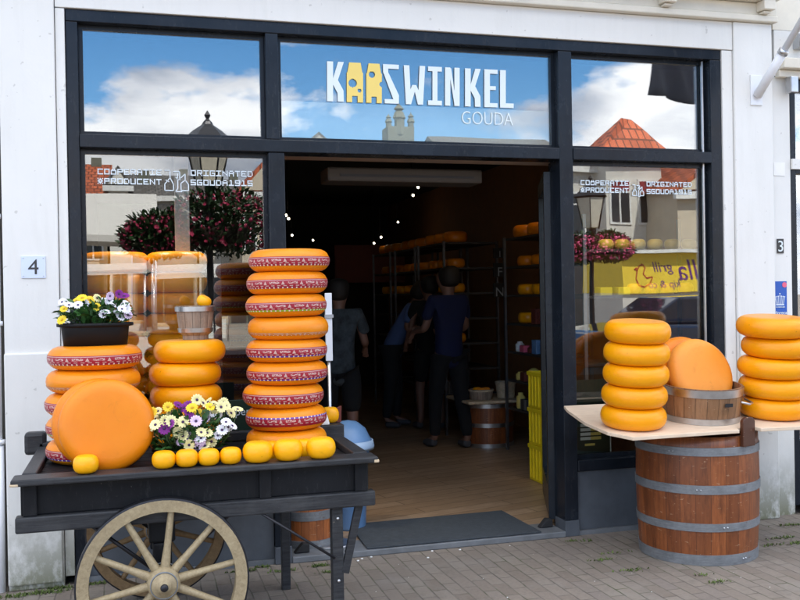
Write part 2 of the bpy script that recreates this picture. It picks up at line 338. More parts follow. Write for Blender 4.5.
# ------------------------------------------------------------------ mesh helpers
class B:
    def __init__(s): s.v = []; s.f = []; s.uv = {}; s.sm = []
    def add(s, vs, fs, smooth=False, uvs=None):
        o = len(s.v); s.v += [Vector(v) for v in vs]
        for i, f in enumerate(fs):
            s.f.append(tuple(o+k for k in f)); s.sm.append(smooth)
            if uvs: s.uv[len(s.f)-1] = uvs[i]
        return s
    def box(s, x0, x1, y0, y1, z0, z1, M=None, rot=None):
        vs = [Vector((x, y, z)) for z in (z0, z1) for y in (y0, y1) for x in (x0, x1)]
        if M: vs = [M @ v for v in vs]
        return s.add(vs, [(0,2,3,1), (4,5,7,6), (0,1,5,4), (2,6,7,3), (0,4,6,2), (1,3,7,5)])
    def bar(s, p0, p1, w, h, up=Vector((0,0,1)), w1=None, h1=None):
        p0, p1 = Vector(p0), Vector(p1); d = (p1-p0).normalized()
        a = d.cross(up)
        if a.length < 1e-4: a = d.cross(Vector((0,1,0)))
        a.normalize(); b = a.cross(d).normalized(); w1 = w1 or w; h1 = h1 or h; vs = []
        for p, ww, hh in ((p0, w, h), (p1, w1, h1)):
            vs += [p-a*ww/2-b*hh/2, p+a*ww/2-b*hh/2, p+a*ww/2+b*hh/2, p-a*ww/2+b*hh/2]
        return s.add(vs, [(3,2,1,0), (4,5,6,7), (0,1,5,4), (1,2,6,5), (2,3,7,6), (3,0,4,7)])
    def lathe(s, prof, c=(0,0,0), n=40, ax=Vector((0,0,1)), sx=1., sy=1., smooth=True, cap=True, closed=False):
        """prof: (r, z) list from bottom to top"""
        c = Vector(c); ax = Vector(ax).normalized(); q = Vector((0,0,1)).rotation_difference(ax); L = len(prof); vs = []
        for (r, z) in prof:
            for i in range(n):
                a = 2*pi*i/n; vs.append(c + q @ Vector((r*cos(a)*sx, r*sin(a)*sy, z)))
        fs = []; uvs = []
        tot = sum(math.dist(prof[k], prof[k+1]) for k in range(L-1)) or 1; acc = [0]
        for k in range(L-1): acc.append(acc[-1]+math.dist(prof[k], prof[k+1])/tot)
        rng = range(L if closed else L-1)
        for k in rng:
            k2 = (k+1) % L; v0, v1 = acc[k], (acc[k+1] if k+1 < L else 1)
            for i in range(n):
                j = (i+1) % n
                fs.append((k*n+i, k*n+j, k2*n+j, k2*n+i)); uvs.append(((i/n, v0), ((i+1)/n, v0), ((i+1)/n, v1), (i/n, v1)))
        s.add(vs, fs, smooth, uvs)
        if cap and not closed:
            o = len(s.v) - L*n
            if prof[0][0] > 1e-5: s.f.append(tuple(o+i for i in reversed(range(n)))); s.sm.append(False)
            if prof[-1][0] > 1e-5: s.f.append(tuple(o+(L-1)*n+i for i in range(n))); s.sm.append(False)
        return s
    def cyl(s, p0, p1, r0, r1=None, n=16):
        p0, p1 = Vector(p0), Vector(p1); r1 = r0 if r1 is None else r1
        return s.lathe([(r0, 0), (r1, (p1-p0).length)], p0, n, p1-p0)
    def tube(s, pts, r, n=8):
        pts = [Vector(p) for p in pts]; vs = []; L = len(pts); up = Vector((0,0,1))
        for i, p in enumerate(pts):
            d = (pts[min(i+1, L-1)]-pts[max(i-1, 0)]).normalized(); a = d.cross(up)
            if a.length < 1e-3: a = d.cross(Vector((1,0,0)))
            a.normalize(); b = a.cross(d); rr = r[i] if hasattr(r, '__len__') else r
            for k in range(n): vs.append(p + a*rr*cos(2*pi*k/n) + b*rr*sin(2*pi*k/n))
        fs = [(i*n+k, i*n+(k+1)%n, (i+1)*n+(k+1)%n, (i+1)*n+k) for i in range(L-1) for k in range(n)]
        fs += [tuple(reversed(range(n))), tuple((L-1)*n+k for k in range(n))]
        return s.add(vs, fs, True)
    def prism(s, poly, vec):
        """poly: list of 3D points; extruded by vec"""
        vec = Vector(vec); n = len(poly); vs = [Vector(p) for p in poly] + [Vector(p)+vec for p in poly]
        return s.add(vs, [tuple(range(n)), tuple(reversed(range(n, 2*n)))] + [(i, i+n, (i+1)%n+n, (i+1)%n) for i in range(n)])
    def sphere(s, c, r, n=10, sz=1.):
        return s.lathe([(r*sin(pi*k/n), -r*cos(pi*k/n)*sz) for k in range(n+1)], c, n*2, cap=False)
    def build(s, name, mat, parent=None, bevel=0, seg=2, world=True, origin=None):
        me = bpy.data.meshes.new(name)
        vs = s.v
        lo = Vector([min(v[i] for v in vs) for i in range(3)]); hi = Vector([max(v[i] for v in vs) for i in range(3)])
        c = Vector(origin) if origin is not None else Vector(((lo.x+hi.x)/2, (lo.y+hi.y)/2, lo.z))
        me.from_pydata([v-c for v in vs], [], s.f); me.update()
        for p, sm in zip(me.polygons, s.sm): p.use_smooth = sm
        if s.uv:
            ul = me.uv_layers.new()
            for fi, uv in s.uv.items():
                for li, c2 in zip(me.polygons[fi].loop_indices, uv): ul.data[li].uv = c2
        bm = bmesh.new(); bm.from_mesh(me); bmesh.ops.recalc_face_normals(bm, faces=bm.faces); bm.to_mesh(me); bm.free()
        me.materials.append(MAT[mat]); o = bpy.data.objects.new(name, me); COL.objects.link(o); o.location = c
        if parent:
            o.parent = parent
            off = Vector(parent.get('_o', (0,0,0))) if '_o' in parent else Vector((0,0,0))
            o.location = c - off
            o['_o'] = tuple(c)
        else: o['_o'] = tuple(c)
        if bevel:
            md = o.modifiers.new('bevel', 'BEVEL'); md.width = bevel; md.segments = seg; md.limit_method = 'ANGLE'; md.angle_limit = radians(35)
        return o
def hoop(r0, z0, r1, z1, th=.006, n=96, sx=1., sy=1.):
    b = B(); b.lathe([(r0+th, z0), (r1+th, z1)], (0,0,0), n, sx=sx, sy=sy, cap=False); b.lathe([(r1+th, z1), (r1-.001, z1+.0005)], (0,0,0), n, sx=sx, sy=sy, cap=False); b.lathe([(r0-.001, z0-.0005), (r0+th, z0)], (0,0,0), n, sx=sx, sy=sy, cap=False); b.lathe([(r0-.001, z0-.0005), (r1-.001, z1+.0005)], (0,0,0), n, sx=sx, sy=sy, cap=False)
    return b
def tag(o, label=None, cat=None, group=None, kind=None):
    if label: o['label'] = label
    if cat: o['category'] = cat
    if group: o['group'] = group
    if kind: o['kind'] = kind
    return o
def empty(name, loc, label=None, cat=None, group=None):
    o = bpy.data.objects.new(name, None); o.empty_display_size = .1; COL.objects.link(o); o.location = loc; o['_o'] = tuple(loc)
    return tag(o, label, cat, group)
KIDS = {}
def copy_tree(o, parent=None):
    c = o.copy(); COL.objects.link(c)
    if parent: c.parent = parent
    for ch in [x for x in o.children]: copy_tree(ch, c)
    return c
def bx(*a): return B().box(*a)
def struct(o): return tag(o, kind='structure')
def text_mesh(name, txt, size, mat, M, parent=None, ext=.001, align='CENTER', sx=1., shear=0., off=0.):
    cu = bpy.data.curves.new(name, 'FONT'); cu.body = txt; cu.size = size; cu.align_x = align; cu.extrude = ext; cu.shear = shear
    cu.resolution_u = 4; cu.offset = off
    o = bpy.data.objects.new(name, cu); dg = bpy.context.evaluated_depsgraph_get()
    COL.objects.link(o); dg.update(); me = bpy.data.meshes.new_from_object(o.evaluated_get(dg)); bpy.data.objects.remove(o)
    b = B(); T = M @ Matrix.Diagonal((sx, 1, 1, 1)); b.add([T @ v.co for v in me.vertices], [tuple(p.vertices) for p in me.polygons])
    bpy.data.meshes.remove(me)
    return b.build(name, mat, parent)
def facing(x, y, z): # text standing upright on a wall facing -Y
    return Matrix.Translation((x, y, z)) @ Matrix.Rotation(radians(90), 4, 'X')
# ================================================================== SETTING
struct(bx(-150, 150, -160, 60, -.3, 0).build('street_pavement', 'clinker_paving'))
# interior shell
FZ = .035
struct(bx(.75, 5.55, .221, 10, .004, FZ).build('shop_floor', 'oak_floor'))
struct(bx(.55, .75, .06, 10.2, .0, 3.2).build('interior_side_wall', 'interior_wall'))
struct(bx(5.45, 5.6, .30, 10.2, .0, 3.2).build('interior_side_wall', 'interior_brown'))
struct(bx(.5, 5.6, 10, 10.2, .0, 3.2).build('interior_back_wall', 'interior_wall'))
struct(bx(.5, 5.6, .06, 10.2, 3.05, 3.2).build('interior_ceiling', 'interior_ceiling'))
# ------------------------------------------------------------------ the shop building
shop = empty('shop_building', (3.0, 0, 0), 'white painted shop front with black window frames and an open doorway', 'shop')
def P(name, mat, *boxes, bevel=0, parent=None, label=None):
    b = B()
    for q in boxes: b.box(*q)
    o = b.build(name, mat, parent or shop, bevel=bevel)
    if label: o['label'] = label
    return o
P('pilaster', 'white_paint', (.565, .845, -.045, .20, 0, 3.32), bevel=.006)
P('plinth', 'white_paint', (.563, .838, -.062, -.0455, .03, 1.27), bevel=.008)
P('casing', 'white_paint', (.848, .897, -.028, .20, .05, 3.13), bevel=.004)
P('casing', 'white_paint', (5.009, 5.088, -.028, .20, .0, 3.13), bevel=.004)
P('pilaster', 'white_paint', (5.091, 5.388, -.045, .20, 0, 3.32), bevel=.006)
P('plinth', 'white_paint', (5.096, 5.384, -.066, -.0455, .0, 1.31), bevel=.008)
P('fascia', 'white_paint', (.848, 5.088, -.034, .20, 3.133, 3.32), bevel=.004)
# cornice: stepped moulding that runs above the fascia
cor = B()
for (y, z0, z1) in ((-.085, 3.322, 3.365), (-.06, 3.367, 3.45), (-.16, 3.452, 3.50), (-.20, 3.502, 3.56), (-.28, 3.562, 3.60)):
    cor.box(.50, 5.42 - (y+.06)*-.3, y, .2, z0, z1)
cor.build('cornice', 'cream_paint', shop, bevel=.008)
for x in (.95, 1.9, 2.85, 3.55, 4.56, 5.3):
    b = bx(x-.045, x+.045, -.15, -.062, 3.385, 3.449); b.box(x-.028, x+.028, -.12, -.062, 3.367, 3.383); b.build('modillion', 'cream_paint', shop, bevel=.006)
P('upper_wall', 'white_paint', (.5, 5.42, .0, .3, 3.602, 9.2))
P('side_wall', 'render_grey', (.5, .549, .31, 10.2, 0.0, 9.2)); P('side_wall', 'render_grey', (5.602, 5.65, .31, 10.2, 3.25, 9.2)); P('back_wall', 'render_grey', (.5, 5.65, 10.21, 10.3, 0, 9.2))
P('roof', 'asphalt_roof', (.45, 5.7, -.05, 10.35, 9.202, 9.4))
# black frame members
FR = 'frame_paint'
P('frame_rail', FR, (.900, 5.006, -.018, .13, 3.066, 3.131), bevel=.004)
P('frame_post', FR, (.900, .962, -.018, .13, .0, 3.064), bevel=.004)
P('frame_post', FR, (4.925, 5.006, -.018, .13, .4, 3.064), bevel=.004)
P('frame_post', FR, (1.985, 2.058, -.018, .13, 2.455, 3.064), bevel=.004)
P('frame_post', FR, (1.992, 2.085, -.018, .13, .101, 2.379), bevel=.004)
P('frame_post', FR, (3.826, 3.918, -.018, .13, .101, 3.064), bevel=.004)
P('post_foot', 'plinth_stone', (1.990, 2.088, -.022, .13, 0, .10), bevel=.004); P('post_foot', 'plinth_stone', (3.824, 3.921, -.022, .13, 0, .10), bevel=.004)
P('transom', FR, (.964, 3.824, -.024, .13, 2.381, 2.453), bevel=.004)
P('transom', FR, (3.920, 4.923, -.024, .13, 2.381, 2.453), bevel=.004)
P('window_sill', FR, (.964, 1.990, -.020, .13, .405, .475), bevel=.006)
P('window_sill', FR, (3.920, 4.923, -.020, .13, .405, .475), bevel=.006)
P('stall_riser', 'plinth_stone', (.964, 1.988, .012, .13, .03, .403)); P('stall_riser', 'plinth_stone', (3.922, 5.006, .012, .13, .03, .398))
P('footing', 'sill_stone', (.90, 1.988, -.004, .13, 0, .028)); P('footing', 'sill_stone', (3.922, 5.006, -.012, .13, 0, .028))
P('doorstep', 'sill_stone', (2.089, 3.823, -.03, .22, 0, .038), bevel=.006)
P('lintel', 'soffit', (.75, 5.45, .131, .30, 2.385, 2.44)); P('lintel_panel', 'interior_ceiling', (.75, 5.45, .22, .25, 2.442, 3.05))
# side reveals inside
P('inner_jamb', FR, (1.99, 2.06, .131, .22, .04, 2.383)); P('inner_jamb', FR, (3.85, 3.915, .131, .20, .04, 2.383))
def window(x0, x1, z0, z1, y=.045, gm='window_glass'):
    w = bx(x0+.001, x1-.001, y, y+.035, z0+.001, z0+.026); w.box(x0+.001, x1-.001, y, y+.035, z1-.026, z1-.001); w.box(x0+.001, x0+.024, y, y+.035, z0+.026, z1-.026); w.box(x1-.024, x1-.001, y, y+.035, z0+.026, z1-.026)
    o = w.build('window', FR, shop); bx(x0+.022, x1-.022, y+.012, y+.020, z0+.024, z1-.024).build('pane', gm, o); return o
w1 = window(.962, 1.985, 2.453, 3.066); w2 = window(2.058, 3.826, 2.453, 3.066); w3 = window(3.918, 4.925, 2.453, 3.066)
w4 = window(.962, 1.992, .475, 2.381, gm='clear_glass'); w5 = window(3.918, 4.925, .475, 2.381, gm='clear_glass')
P('door_track', 'steel', (4.885, 4.895, .02, .035, .48, 3.06))
# ---- lettering on the glass (traced in the plane of the pane)
GY = .052
def zz(x, y): return at(320+x/4., 50+y/4., GY)
def letter(polys, x0, x1, parent, mat):
    """polys: lists of (u,v), u 0..1 across, v 0 top..1 bottom"""
    b = B()
    for pi_, p in enumerate(polys):
        pts = []
        for u, v in p:
            x = x0+(x1-x0)*u; t = 45+(x-28)*.051; bo = 205+(x-28)*.037
            q = zz(x, t+(bo-t)*v); q.y = GY-.0004*pi_; pts.append(q)
        b.prism(pts, (0, -.002, 0))
    return b.build('letter', mat, parent)
I = lambda a, b2, v0=0, v1=1: [(a, v0), (b2, v0), (b2, v1), (a, v1)]
LW = 'letter_white'; LY = 'letter_yellow'
for x0, x1 in ((28, 95), (580, 642)):
    letter([I(0, .36), [(.36, .42), (.66, 0), (1, 0), (.62, .5), (.36, .56)], [(.36, .5), (.62, .44), (.98, .72), (1, 1), (.64, 1), (.62, .78), (.36, .58)]], x0, x1, w2, LW)
def cheese_a(x0, x1, kind):
    # outline of the A with an arch cut in its foot; holes left as gaps between strips
    holes = {0: [(.36, .52, .26), (.78, .70, .12)], 1: [(.36, .28, .20), (1.0, .52, .16)]}[kind]
    b = B(); N = 44
    for i in range(N):
        v0, v1 = i/N, (i+1)/N; v = (v0+v1)/2
        inset = .0 if v > .26 else (.26-v)*.42+.04
        spans = [(inset if v > .26 else inset, 1-inset)]
        cuts = []
        if v > .83: cuts.append((.33, .67)); 
        for (hx, hy, hr) in holes:
            d = (v-hy)*2.45
            if abs(d) < hr: w = sqrt(hr*hr-d*d); cuts.append((hx-w, hx+w))
        for c0, c1 in cuts:
            ns = []
            for a, c in spans:
                if c1 <= a or c0 >= c: ns.append((a, c)); continue
                if c0 > a: ns.append((a, c0))
                if c1 < c: ns.append((c1, c))
            spans = ns
        for a, c in spans:
            pts = []
            for u, vv in ((a, v0), (c, v0), (c, v1), (a, v1)):
                x = x0+(x1-x0)*u; t = 45+(x-28)*.051; bo = 205+(x-28)*.037
                q = zz(x, t+(bo-t)*vv); q.y = GY; pts.append(q)
            b.prism(pts, (0, -.002, 0))
    return b.build('letter', LY, w2)
cheese_a(107, 172, 0); cheese_a(185, 247, 1)
letter([I(.08, 1, 0, .11), I(0, .32, .0, .22), [(.0, .2), (.32, .2), (1, .78), (1, .9), (.66, .9)], [(.66, .78), (1, .78), (1, 1), (.66, 1)], I(.1, .8, .89, 1)], 252, 315, w2, LW)
letter([[(0, 0), (.26, 0), (.34, 1), (.10, 1)], [(.34, 1), (.10, 1), (.12, .86), (.40, .50), (.56, .50), (.50, .7)], [(.44, .5), (.58, .5), (.88, .86), (.90, 1), (.66, 1)], [(.74, 0), (1, 0), (.90, 1), (.66, 1)]], 335, 420, w2, LW)
letter([I(0, 1, 0, .12), I(.32, .68, .12, .88), I(0, 1, .88, 1)], 432, 487, w2, LW)
letter([I(0, .36), [(.36, .02), (.42, .02), (.64, .62), (.64, .95), (.36, .3)], I(.64, 1)], 500, 558, w2, LW)
letter([I(0, .42), I(.42, 1, 0, .11), I(.42, .86, .44, .54), I(.42, 1, .89, 1)], 657, 710, w2, LW)
letter([I(0, .42, 0, 1), I(.42, 1, .88, 1)], 720, 774, w2, LW)
q = at(487.5, 50+299/4., GY)
text_mesh('lettering', 'GOUDA', .118, 'letter_faint', facing(q.x, GY, q.z), w2, .0008, sx=.80, off=-.0022)
b = B(); a = at(400, 106, .2); b.box(1.98, 3.98, .185, .20, 2.46, a.z); b.build('back_board', 'board_pale', shop)
GL = {'A':'01110 10001 11111 10001 10001','B':'11110 10001 11110 10001 11110','C':'11111 10000 10000 10000 11111','D':'11110 10001 10001 10001 11110','E':'11111 10000 11110 10000 11111','G':'11111 10000 10111 10001 11111','I':'11111 00100 00100 00100 11111','N':'10001 11001 10101 10011 10001','O':'11111 10001 10001 10001 11111','P':'11111 10001 11111 10000 10000','R':'11111 10001 11111 10010 10001','T':'11111 00100 00100 00100 00100','U':'10001 10001 10001 10001 11111','%':'10101 01110 11011 01110 10101','1':'01100 00100 00100 00100 11111','9':'11111 10001 11111 00001 11111','5':'11111 10000 11111 00001 11111','@':'11111 10000 11111 00001 11111','.':'00000 00000 00000 00000 00000','o':'01010 11111 10001 10001 11111'}
def pixtext(s, px0, px1, py, parent, rowh=7.2):
    n = len(s); A = at(px0, py, GY); Z = at(px1, py, GY); cw = (Z.x-A.x)/(n*6-1); ch = cw*1.12; b = B()
    for k, chh in enumerate(s):
        for r, row in enumerate(GL[chh].split()):
            for c, bit in enumerate(row):
                if bit == '1': x = A.x+(k*6+c)*cw; z = A.z-r*ch; b.box(x, x+cw*.97, GY-.002, GY, z-ch*.97, z)
    return b.build('lettering', LW, parent)
pixtext('COoPERATIE', 97.5, 161.5, 168.5, w4); pixtext('%PRODUCENT', 97.5, 161.5, 178, w4)
pixtext('ORIGINATED', 190.5, 252.5, 170, w4); pixtext('@GOUDA1915', 190.5, 252.5, 179.5, w4)
pixtext('COoPERATIE', 580.5, 628.5, 180, w5); pixtext('%PRODUCENT', 580.5, 628.5, 187.3, w5)
pixtext('ORIGINATED', 646.5, 691.5, 181.5, w5); pixtext('@GOUDA1915', 646.5, 691.5, 189, w5)
def emblem(cx, cy, s, parent):
    o = at(cx, cy, GY); k = s*5.6/940; b = B()
    def ln(*pts):
        for a, c in zip(pts, pts[1:]):
            b.bar((o.x+a[0]*k, GY-.001, o.z-a[1]*k), (o.x+c[0]*k, GY-.001, o.z-c[1]*k), .005, .002, up=Vector((0, 1, 0)))
    ln((-10, -9), (-5, -9), (-5, -2), (-10, 4), (-10, 10), (-2, 10), (-2, 4), (-5, -2)); ln((2, -6), (2, 8), (0, 11), (6, 11)); ln((-2, -8), (4, -8), (4, 0)); ln((5, -2), (9, -6), (9, 0), (12, 4), (12, 10), (5, 10), (5, 3), (9, 0)); ln((-9, 0), (-6, 2)); ln((0, -3), (3, 0))
    return b.build('emblem', LW, parent)
emblem(175.5, 180, 1., w4); emblem(637.5, 190, .62, w5)
# ---- interior pale uprights just behind the left and right panes
struct(tag(bx(Xat(175, .30, 2)+.0, Xat(189.5, .30, 2), .30, .33, .6, 3.04).build('display_upright', 'pale_post'), None))
bpy.data.objects['display_upright'].pop('kind'); tag(bpy.data.objects['display_upright'], 'pale vertical board standing inside the left window behind the lettering', 'board')
# ------------------------------------------------------------------ the leaf of the open door (folded inwards, seen edge-on)
dl = empty('shop_door', (3.835, .14, FZ+.02), 'black glazed door leaf swung fully inwards beside the right doorpost', 'door')
dl.rotation_euler.z = 0
def leaf():
    L = .86; b = bx(0, .09, 0, .045, .02, 2.27); b.box(L-.09, L, 0, .045, .02, 2.27); b.box(.09, L-.09, 0, .045, .02, .22); b.box(.09, L-.09, 0, .045, 2.17, 2.27)
    dl['_o'] = (0, 0, 0)
    b.build('door_frame', FR, dl, bevel=.003); bx(.089, L-.089, .018, .026, .219, 2.171).build('pane', 'window_glass', dl)
    for z in (.30, 1.25, 2.0):
        h = B().cyl((-.005, -.012, z), (-.005, -.012, z+.11), .011); h.box(-.003, .04, -.004, 0, z, z+.11); h.build('hinge', 'steel', dl)
    k = B().cyl((.80, -.05, 1.05), (.80, 0, 1.05), .010); k.cyl((.80, -.05, 1.05), (.70, -.05, 1.05), .009); k.build('door_handle', 'steel', dl)
leaf(); dl.rotation_euler.z = radians(68)
# stopper at the sill
for nm, (sx, sy), lb in (('doorstop', (3.74, .12), 'small black wedge doorstop at the foot of the right doorpost'), ('doorstop', (2.15, .06), 'small black wedge doorstop at the foot of the left doorpost')):
    b = B().prism([(sx-.04, sy-.03, FZ+.005), (sx+.05, sy-.03, FZ+.005), (sx+.05, sy-.03, FZ+.055), (sx+.01, sy-.03, FZ+.06)], (0, .05, 0)); tag(b.build(nm, 'rubber', bevel=.006), lb, 'doorstop')
# ------------------------------------------------------------------ signs on the white wall
def plate(name, x, z, w, h, mat, label, cat, y=-.045, th=.006):
    o = empty(name, (x, y, z), label, cat); bx(x-w/2, x+w/2, y-th, y, z-h/2, z+h/2).build('plate', mat, o, bevel=.001); return o
s4 = plate('house_number_sign', .718, 1.728, .122, .118, 'plate_pale', 'pale blue square house number plate with the figure 4', 'sign')
text_mesh('number', '4', .115, 'sign_dark', facing(.718, -.0515, 1.690), s4)
for dx in (-.05, .05):
    for dz in (-.048, .048): B().sphere((.718+dx, -.052, 1.728+dz), .003, 5).build('screw', 'steel', s4)
# ------------------------------------------------------------------ neighbour on the right (number 3)
nb = empty('neighbouring_building', (8, 0, 0), 'cream and white neighbouring house with dark windows at the right edge', 'house')
P('wall', 'white_paint', (5.391, 5.555, .0, .3, 0, 2.98), parent=nb)
P('wall', 'cream_paint', (5.43, 13, .0, .3, 3.30, 9.5), parent=nb)
P('fascia_board', 'cream_paint', (5.44, 13, -.10, -.002, 3.02, 3.09), (5.44, 13, -.05, -.002, 2.97, 3.018), parent=nb, bevel=.006)
P('wall', 'white_paint', (5.44, 13, .001, .3, 3.095, 3.298), parent=nb)
P('wall', 'white_paint', (6.55, 13, .0, .3, 0, 2.965), parent=nb)
P('roof', 'asphalt_roof', (5.72, 13, -.05, 9, 9.502, 9.7), parent=nb)
P('side_wall', 'render_grey', (12.7, 12.95, .31, 8.9, 0, 9.5), parent=nb)
nw = P('window', FR, (5.558, 5.60, .0, .10, .06, 2.962), (6.50, 6.548, .0, .10, .06, 2.962), (5.602, 6.498, .0, .10, 2.33, 2.42), (5.602, 6.498, .0, .10, .06, .50), (5.602, 6.498, .0, .10, 2.90, 2.962), parent=nb)
bx(5.602, 6.498, .05, .058, .502, 2.328).build('pane', 'window_glass', nw); bx(5.602, 6.498, .05, .058, 2.422, 2.898).build('pane', 'window_glass', nw)
P('transom', 'white_paint', (5.558, 6.548, -.02, -.001, 2.355, 2.425), parent=nb); 
P('doorstep', 'sill_stone', (5.6, 6.5, -.03, .0, 0, .055), parent=nb)
struct(bx(5.66, 7.5, .8, .9, .0, 3.2).build('neighbour_interior_wall', 'interior_wall'))
s3 = plate('house_number_sign', 5.462, 1.832, .052, .098, 'sign_dark', 'small black oval house number plate with a white figure 3', 'sign', y=-.002)
text_mesh('number', '3', .105, 'letter_white', facing(5.462, -.010, 1.795), s3)
hs = plate('trade_sticker', 5.455, 1.475, .108, .235, 'sign_blue', 'blue trade association sticker with a white crown', 'sticker', y=-.002, th=.003)
bx(5.401, 5.509, -.0065, -.0045, 1.318, 1.356).build('white_strip', 'paper', hs)
text_mesh('lettering', 'Horeca', .034, 'letter_white', facing(5.455, -.0068, 1.368), hs)
text_mesh('lettering', 'KONINKLIJKE', .012, 'letter_white', facing(5.455, -.0068, 1.414), hs)
text_mesh('lettering', 'NEDERLAND', .014, 'pink', facing(5.455, -.0078, 1.334), hs)
cr = B()
for k in range(-3, 4): cr.bar((5.452+k*.009, -.0062, 1.435), (5.452+k*.0125, -.0062, 1.49-abs(k)*.002), .0035, .001, up=Vector((0, 1, 0)))
for k in range(-3, 4): cr.cyl((5.452+k*.0125, -.0072, 1.493-abs(k)*.002), (5.452+k*.0125, -.0055, 1.493-abs(k)*.002), .0042, n=8)
cr.box(5.42, 5.485, -.0068, -.005, 1.430, 1.437); cr.cyl((5.452, -.0072, 1.508), (5.452, -.0055, 1.508), .005, n=8); cr.build('crown', 'letter_white', hs)
B().cyl((5.49, -.0075, 1.568), (5.49, -.005, 1.568), .018, n=20).build('red_dot', 'pink', hs)
tag(bx(5.42, 5.51, -.004, -.001, 2.31, 2.40).build('paper_notice', 'paper'), 'faint white square notice stuck high on the wall above the figure 3', 'notice')
# flagpole in its bracket
fp = empty('flagpole', (5.25, -.05, 2.87), 'white flagpole slanting out of a wall bracket above the right window', 'flagpole')
b = bx(5.21, 5.30, -.055, -.046, 2.77, 2.97); b.build('bracket_plate', 'white_plastic', fp, bevel=.002)
p0 = Vector((5.255, -.06, 2.83)); pd = Vector((.12, -.66, .74)).normalized()
B().cyl(p0, p0+pd*.34, .030, n=18).build('socket', 'white_plastic', fp)
B().cyl(p0+pd*.30, p0+pd*2.55, .0215, n=18).build('pole', 'white_plastic', fp)
B().cyl(p0+pd*.31, p0+pd*.345, .034, n=18).build('collar', 'steel', fp); B().sphere(p0+pd*2.57, .04, 8).build('finial', 'white_plastic', fp)
# flag: hangs from the outer half of the pole
fb = B(); NU, NV = 12, 14; vs = []
for i in range(NU+1):
    for j in range(NV+1):
        a = p0+pd*(.85+1.5*i/NU); d = j/NV*(.52+.80*i/NU)
        vs.append(a+Vector((.06*sin(i*.9+j*.35)*j/NV, .05*cos(i*.8)*j/NV, -d-.02)))
fb.add(vs, [(i*(NV+1)+j, (i+1)*(NV+1)+j, (i+1)*(NV+1)+j+1, i*(NV+1)+j+1) for i in range(NU) for j in range(NV)], True)
fo = fb.build('flag', 'flag_cloth'); fo.modifiers.new('thick', 'SOLIDIFY').thickness = .003; tag(fo, 'dark grey cloth flag hanging from the white wall pole', 'flag')
# grey camera-like lamp under the cornice
lm = empty('wall_lamp', (5.62, -.02, 3.22), 'small grey box lamp on the wall near the top right corner', 'lamp')
bx(5.59, 5.66, -.06, .0, 3.17, 3.27).build('mount', 'grey_plastic', lm, bevel=.005); B().bar((5.625, -.08, 3.20), (5.70, -.25, 3.36), .07, .06).build('lamp_head', 'grey_plastic', lm, bevel=.006)
bw = B().box(5.50, 5.56, -.09, -.03, 2.86, 2.97); tag(bw.build('sensor_box', 'steel', bevel=.006), 'small metal box fixed beside the dark neighbouring window top', 'box')
# conduits on the left edge
lw = empty('left_house', (.2, 0, 0), 'grey rendered neighbouring house wall at the left edge', 'house')
P('wall', 'white_paint', (-6, .50, .01, .3, .9, 9.3), parent=lw); P('base_course', 'render_grey', (-6, .50, -.02, .3, 0, .898), parent=lw, bevel=.01); P('roof', 'asphalt_roof', (-6, .44, -.05, 8, 9.302, 9.5), parent=lw); P('side_wall', 'render_grey', (-6, -5.8, .31, 8, 0, 9.3), parent=lw)
pc = empty('drain_pipe', (.535, -.03, 0), 'thin grey white pipe running down the left edge of the facade', 'pipe')
B().cyl((.535, -.035, .78), (.552, -.035, 3.6), .010).build('pipe', 'white_plastic', pc); B().cyl((.530, -.035, 0), (.535, -.035, .78), .018).build('pipe', 'white_plastic', pc)
for z in (.80, 1.43, 2.0, 2.47): B().cyl((.538, -.036, z-.012), (.538, -.036, z+.012), .021).build('clamp', 'white_plastic', pc)
# ================================================================== INTERIOR
mb = B().prism([(2.535, -.022, .0), (3.66, -.020, .0), (3.645, .60, .0), (2.560, .58, .0)], (0, 0, .008)); mo = mb.build('doormat', 'mat_grey', bevel=.002); mo.location.z = FZ+.0065; tag(mo, 'large dark grey doormat lying across the doorstep', 'doormat')
def spotlamp(x, y, z): return
heater = empty('air_curtain', (3.0, .5, 2.2), 'pale grey air curtain unit mounted above the doorway', 'air curtain')
bx(2.42, 3.46, .38, .62, 2.27, 2.36).build('casing', 'unit_grey', heater, bevel=.012); bx(2.5, 3.4, .376, .379, 2.30, 2.315).build('grille', 'dark_metal', heater)
SPOTS = [(286,215,5), (288.5,218.5,5), (292,235,7), (374,243,7.5), (381,237,7), (413,195,4.5), (418,187,4.2), (398,222,7.5), (313,240,8)]
for i, (px, py, Y) in enumerate(SPOTS):
    c = at(px, py, Y)
    s = empty('ceiling_spotlight', c, 'small ceiling spotlight glowing in the dark shop', 'spotlight', 'spotlights on the shop ceiling')
    B().cyl(c+Vector((0, .01, .0)), c+Vector((0, .07, .05)), .020).build('lamp_body', 'dark_metal', s); B().sphere(c+Vector((0, -.004, -.004)), .013, 6).build('bulb', 'spot_glow', s)
    B().cyl(c+Vector((0, .05, .05)), (c.x, c.y+.05, 3.05), .005).build('stem', 'dark_metal', s)
pr_ = at(335, 245, 8.); p1_ = at(405, 282, 8.); tag(bx(pr_.x, p1_.x, 8., 8.05, p1_.z, pr_.z).build('wall_banner', 'red_panel'), 'wide dark red panel on the far shop wall', 'panel')
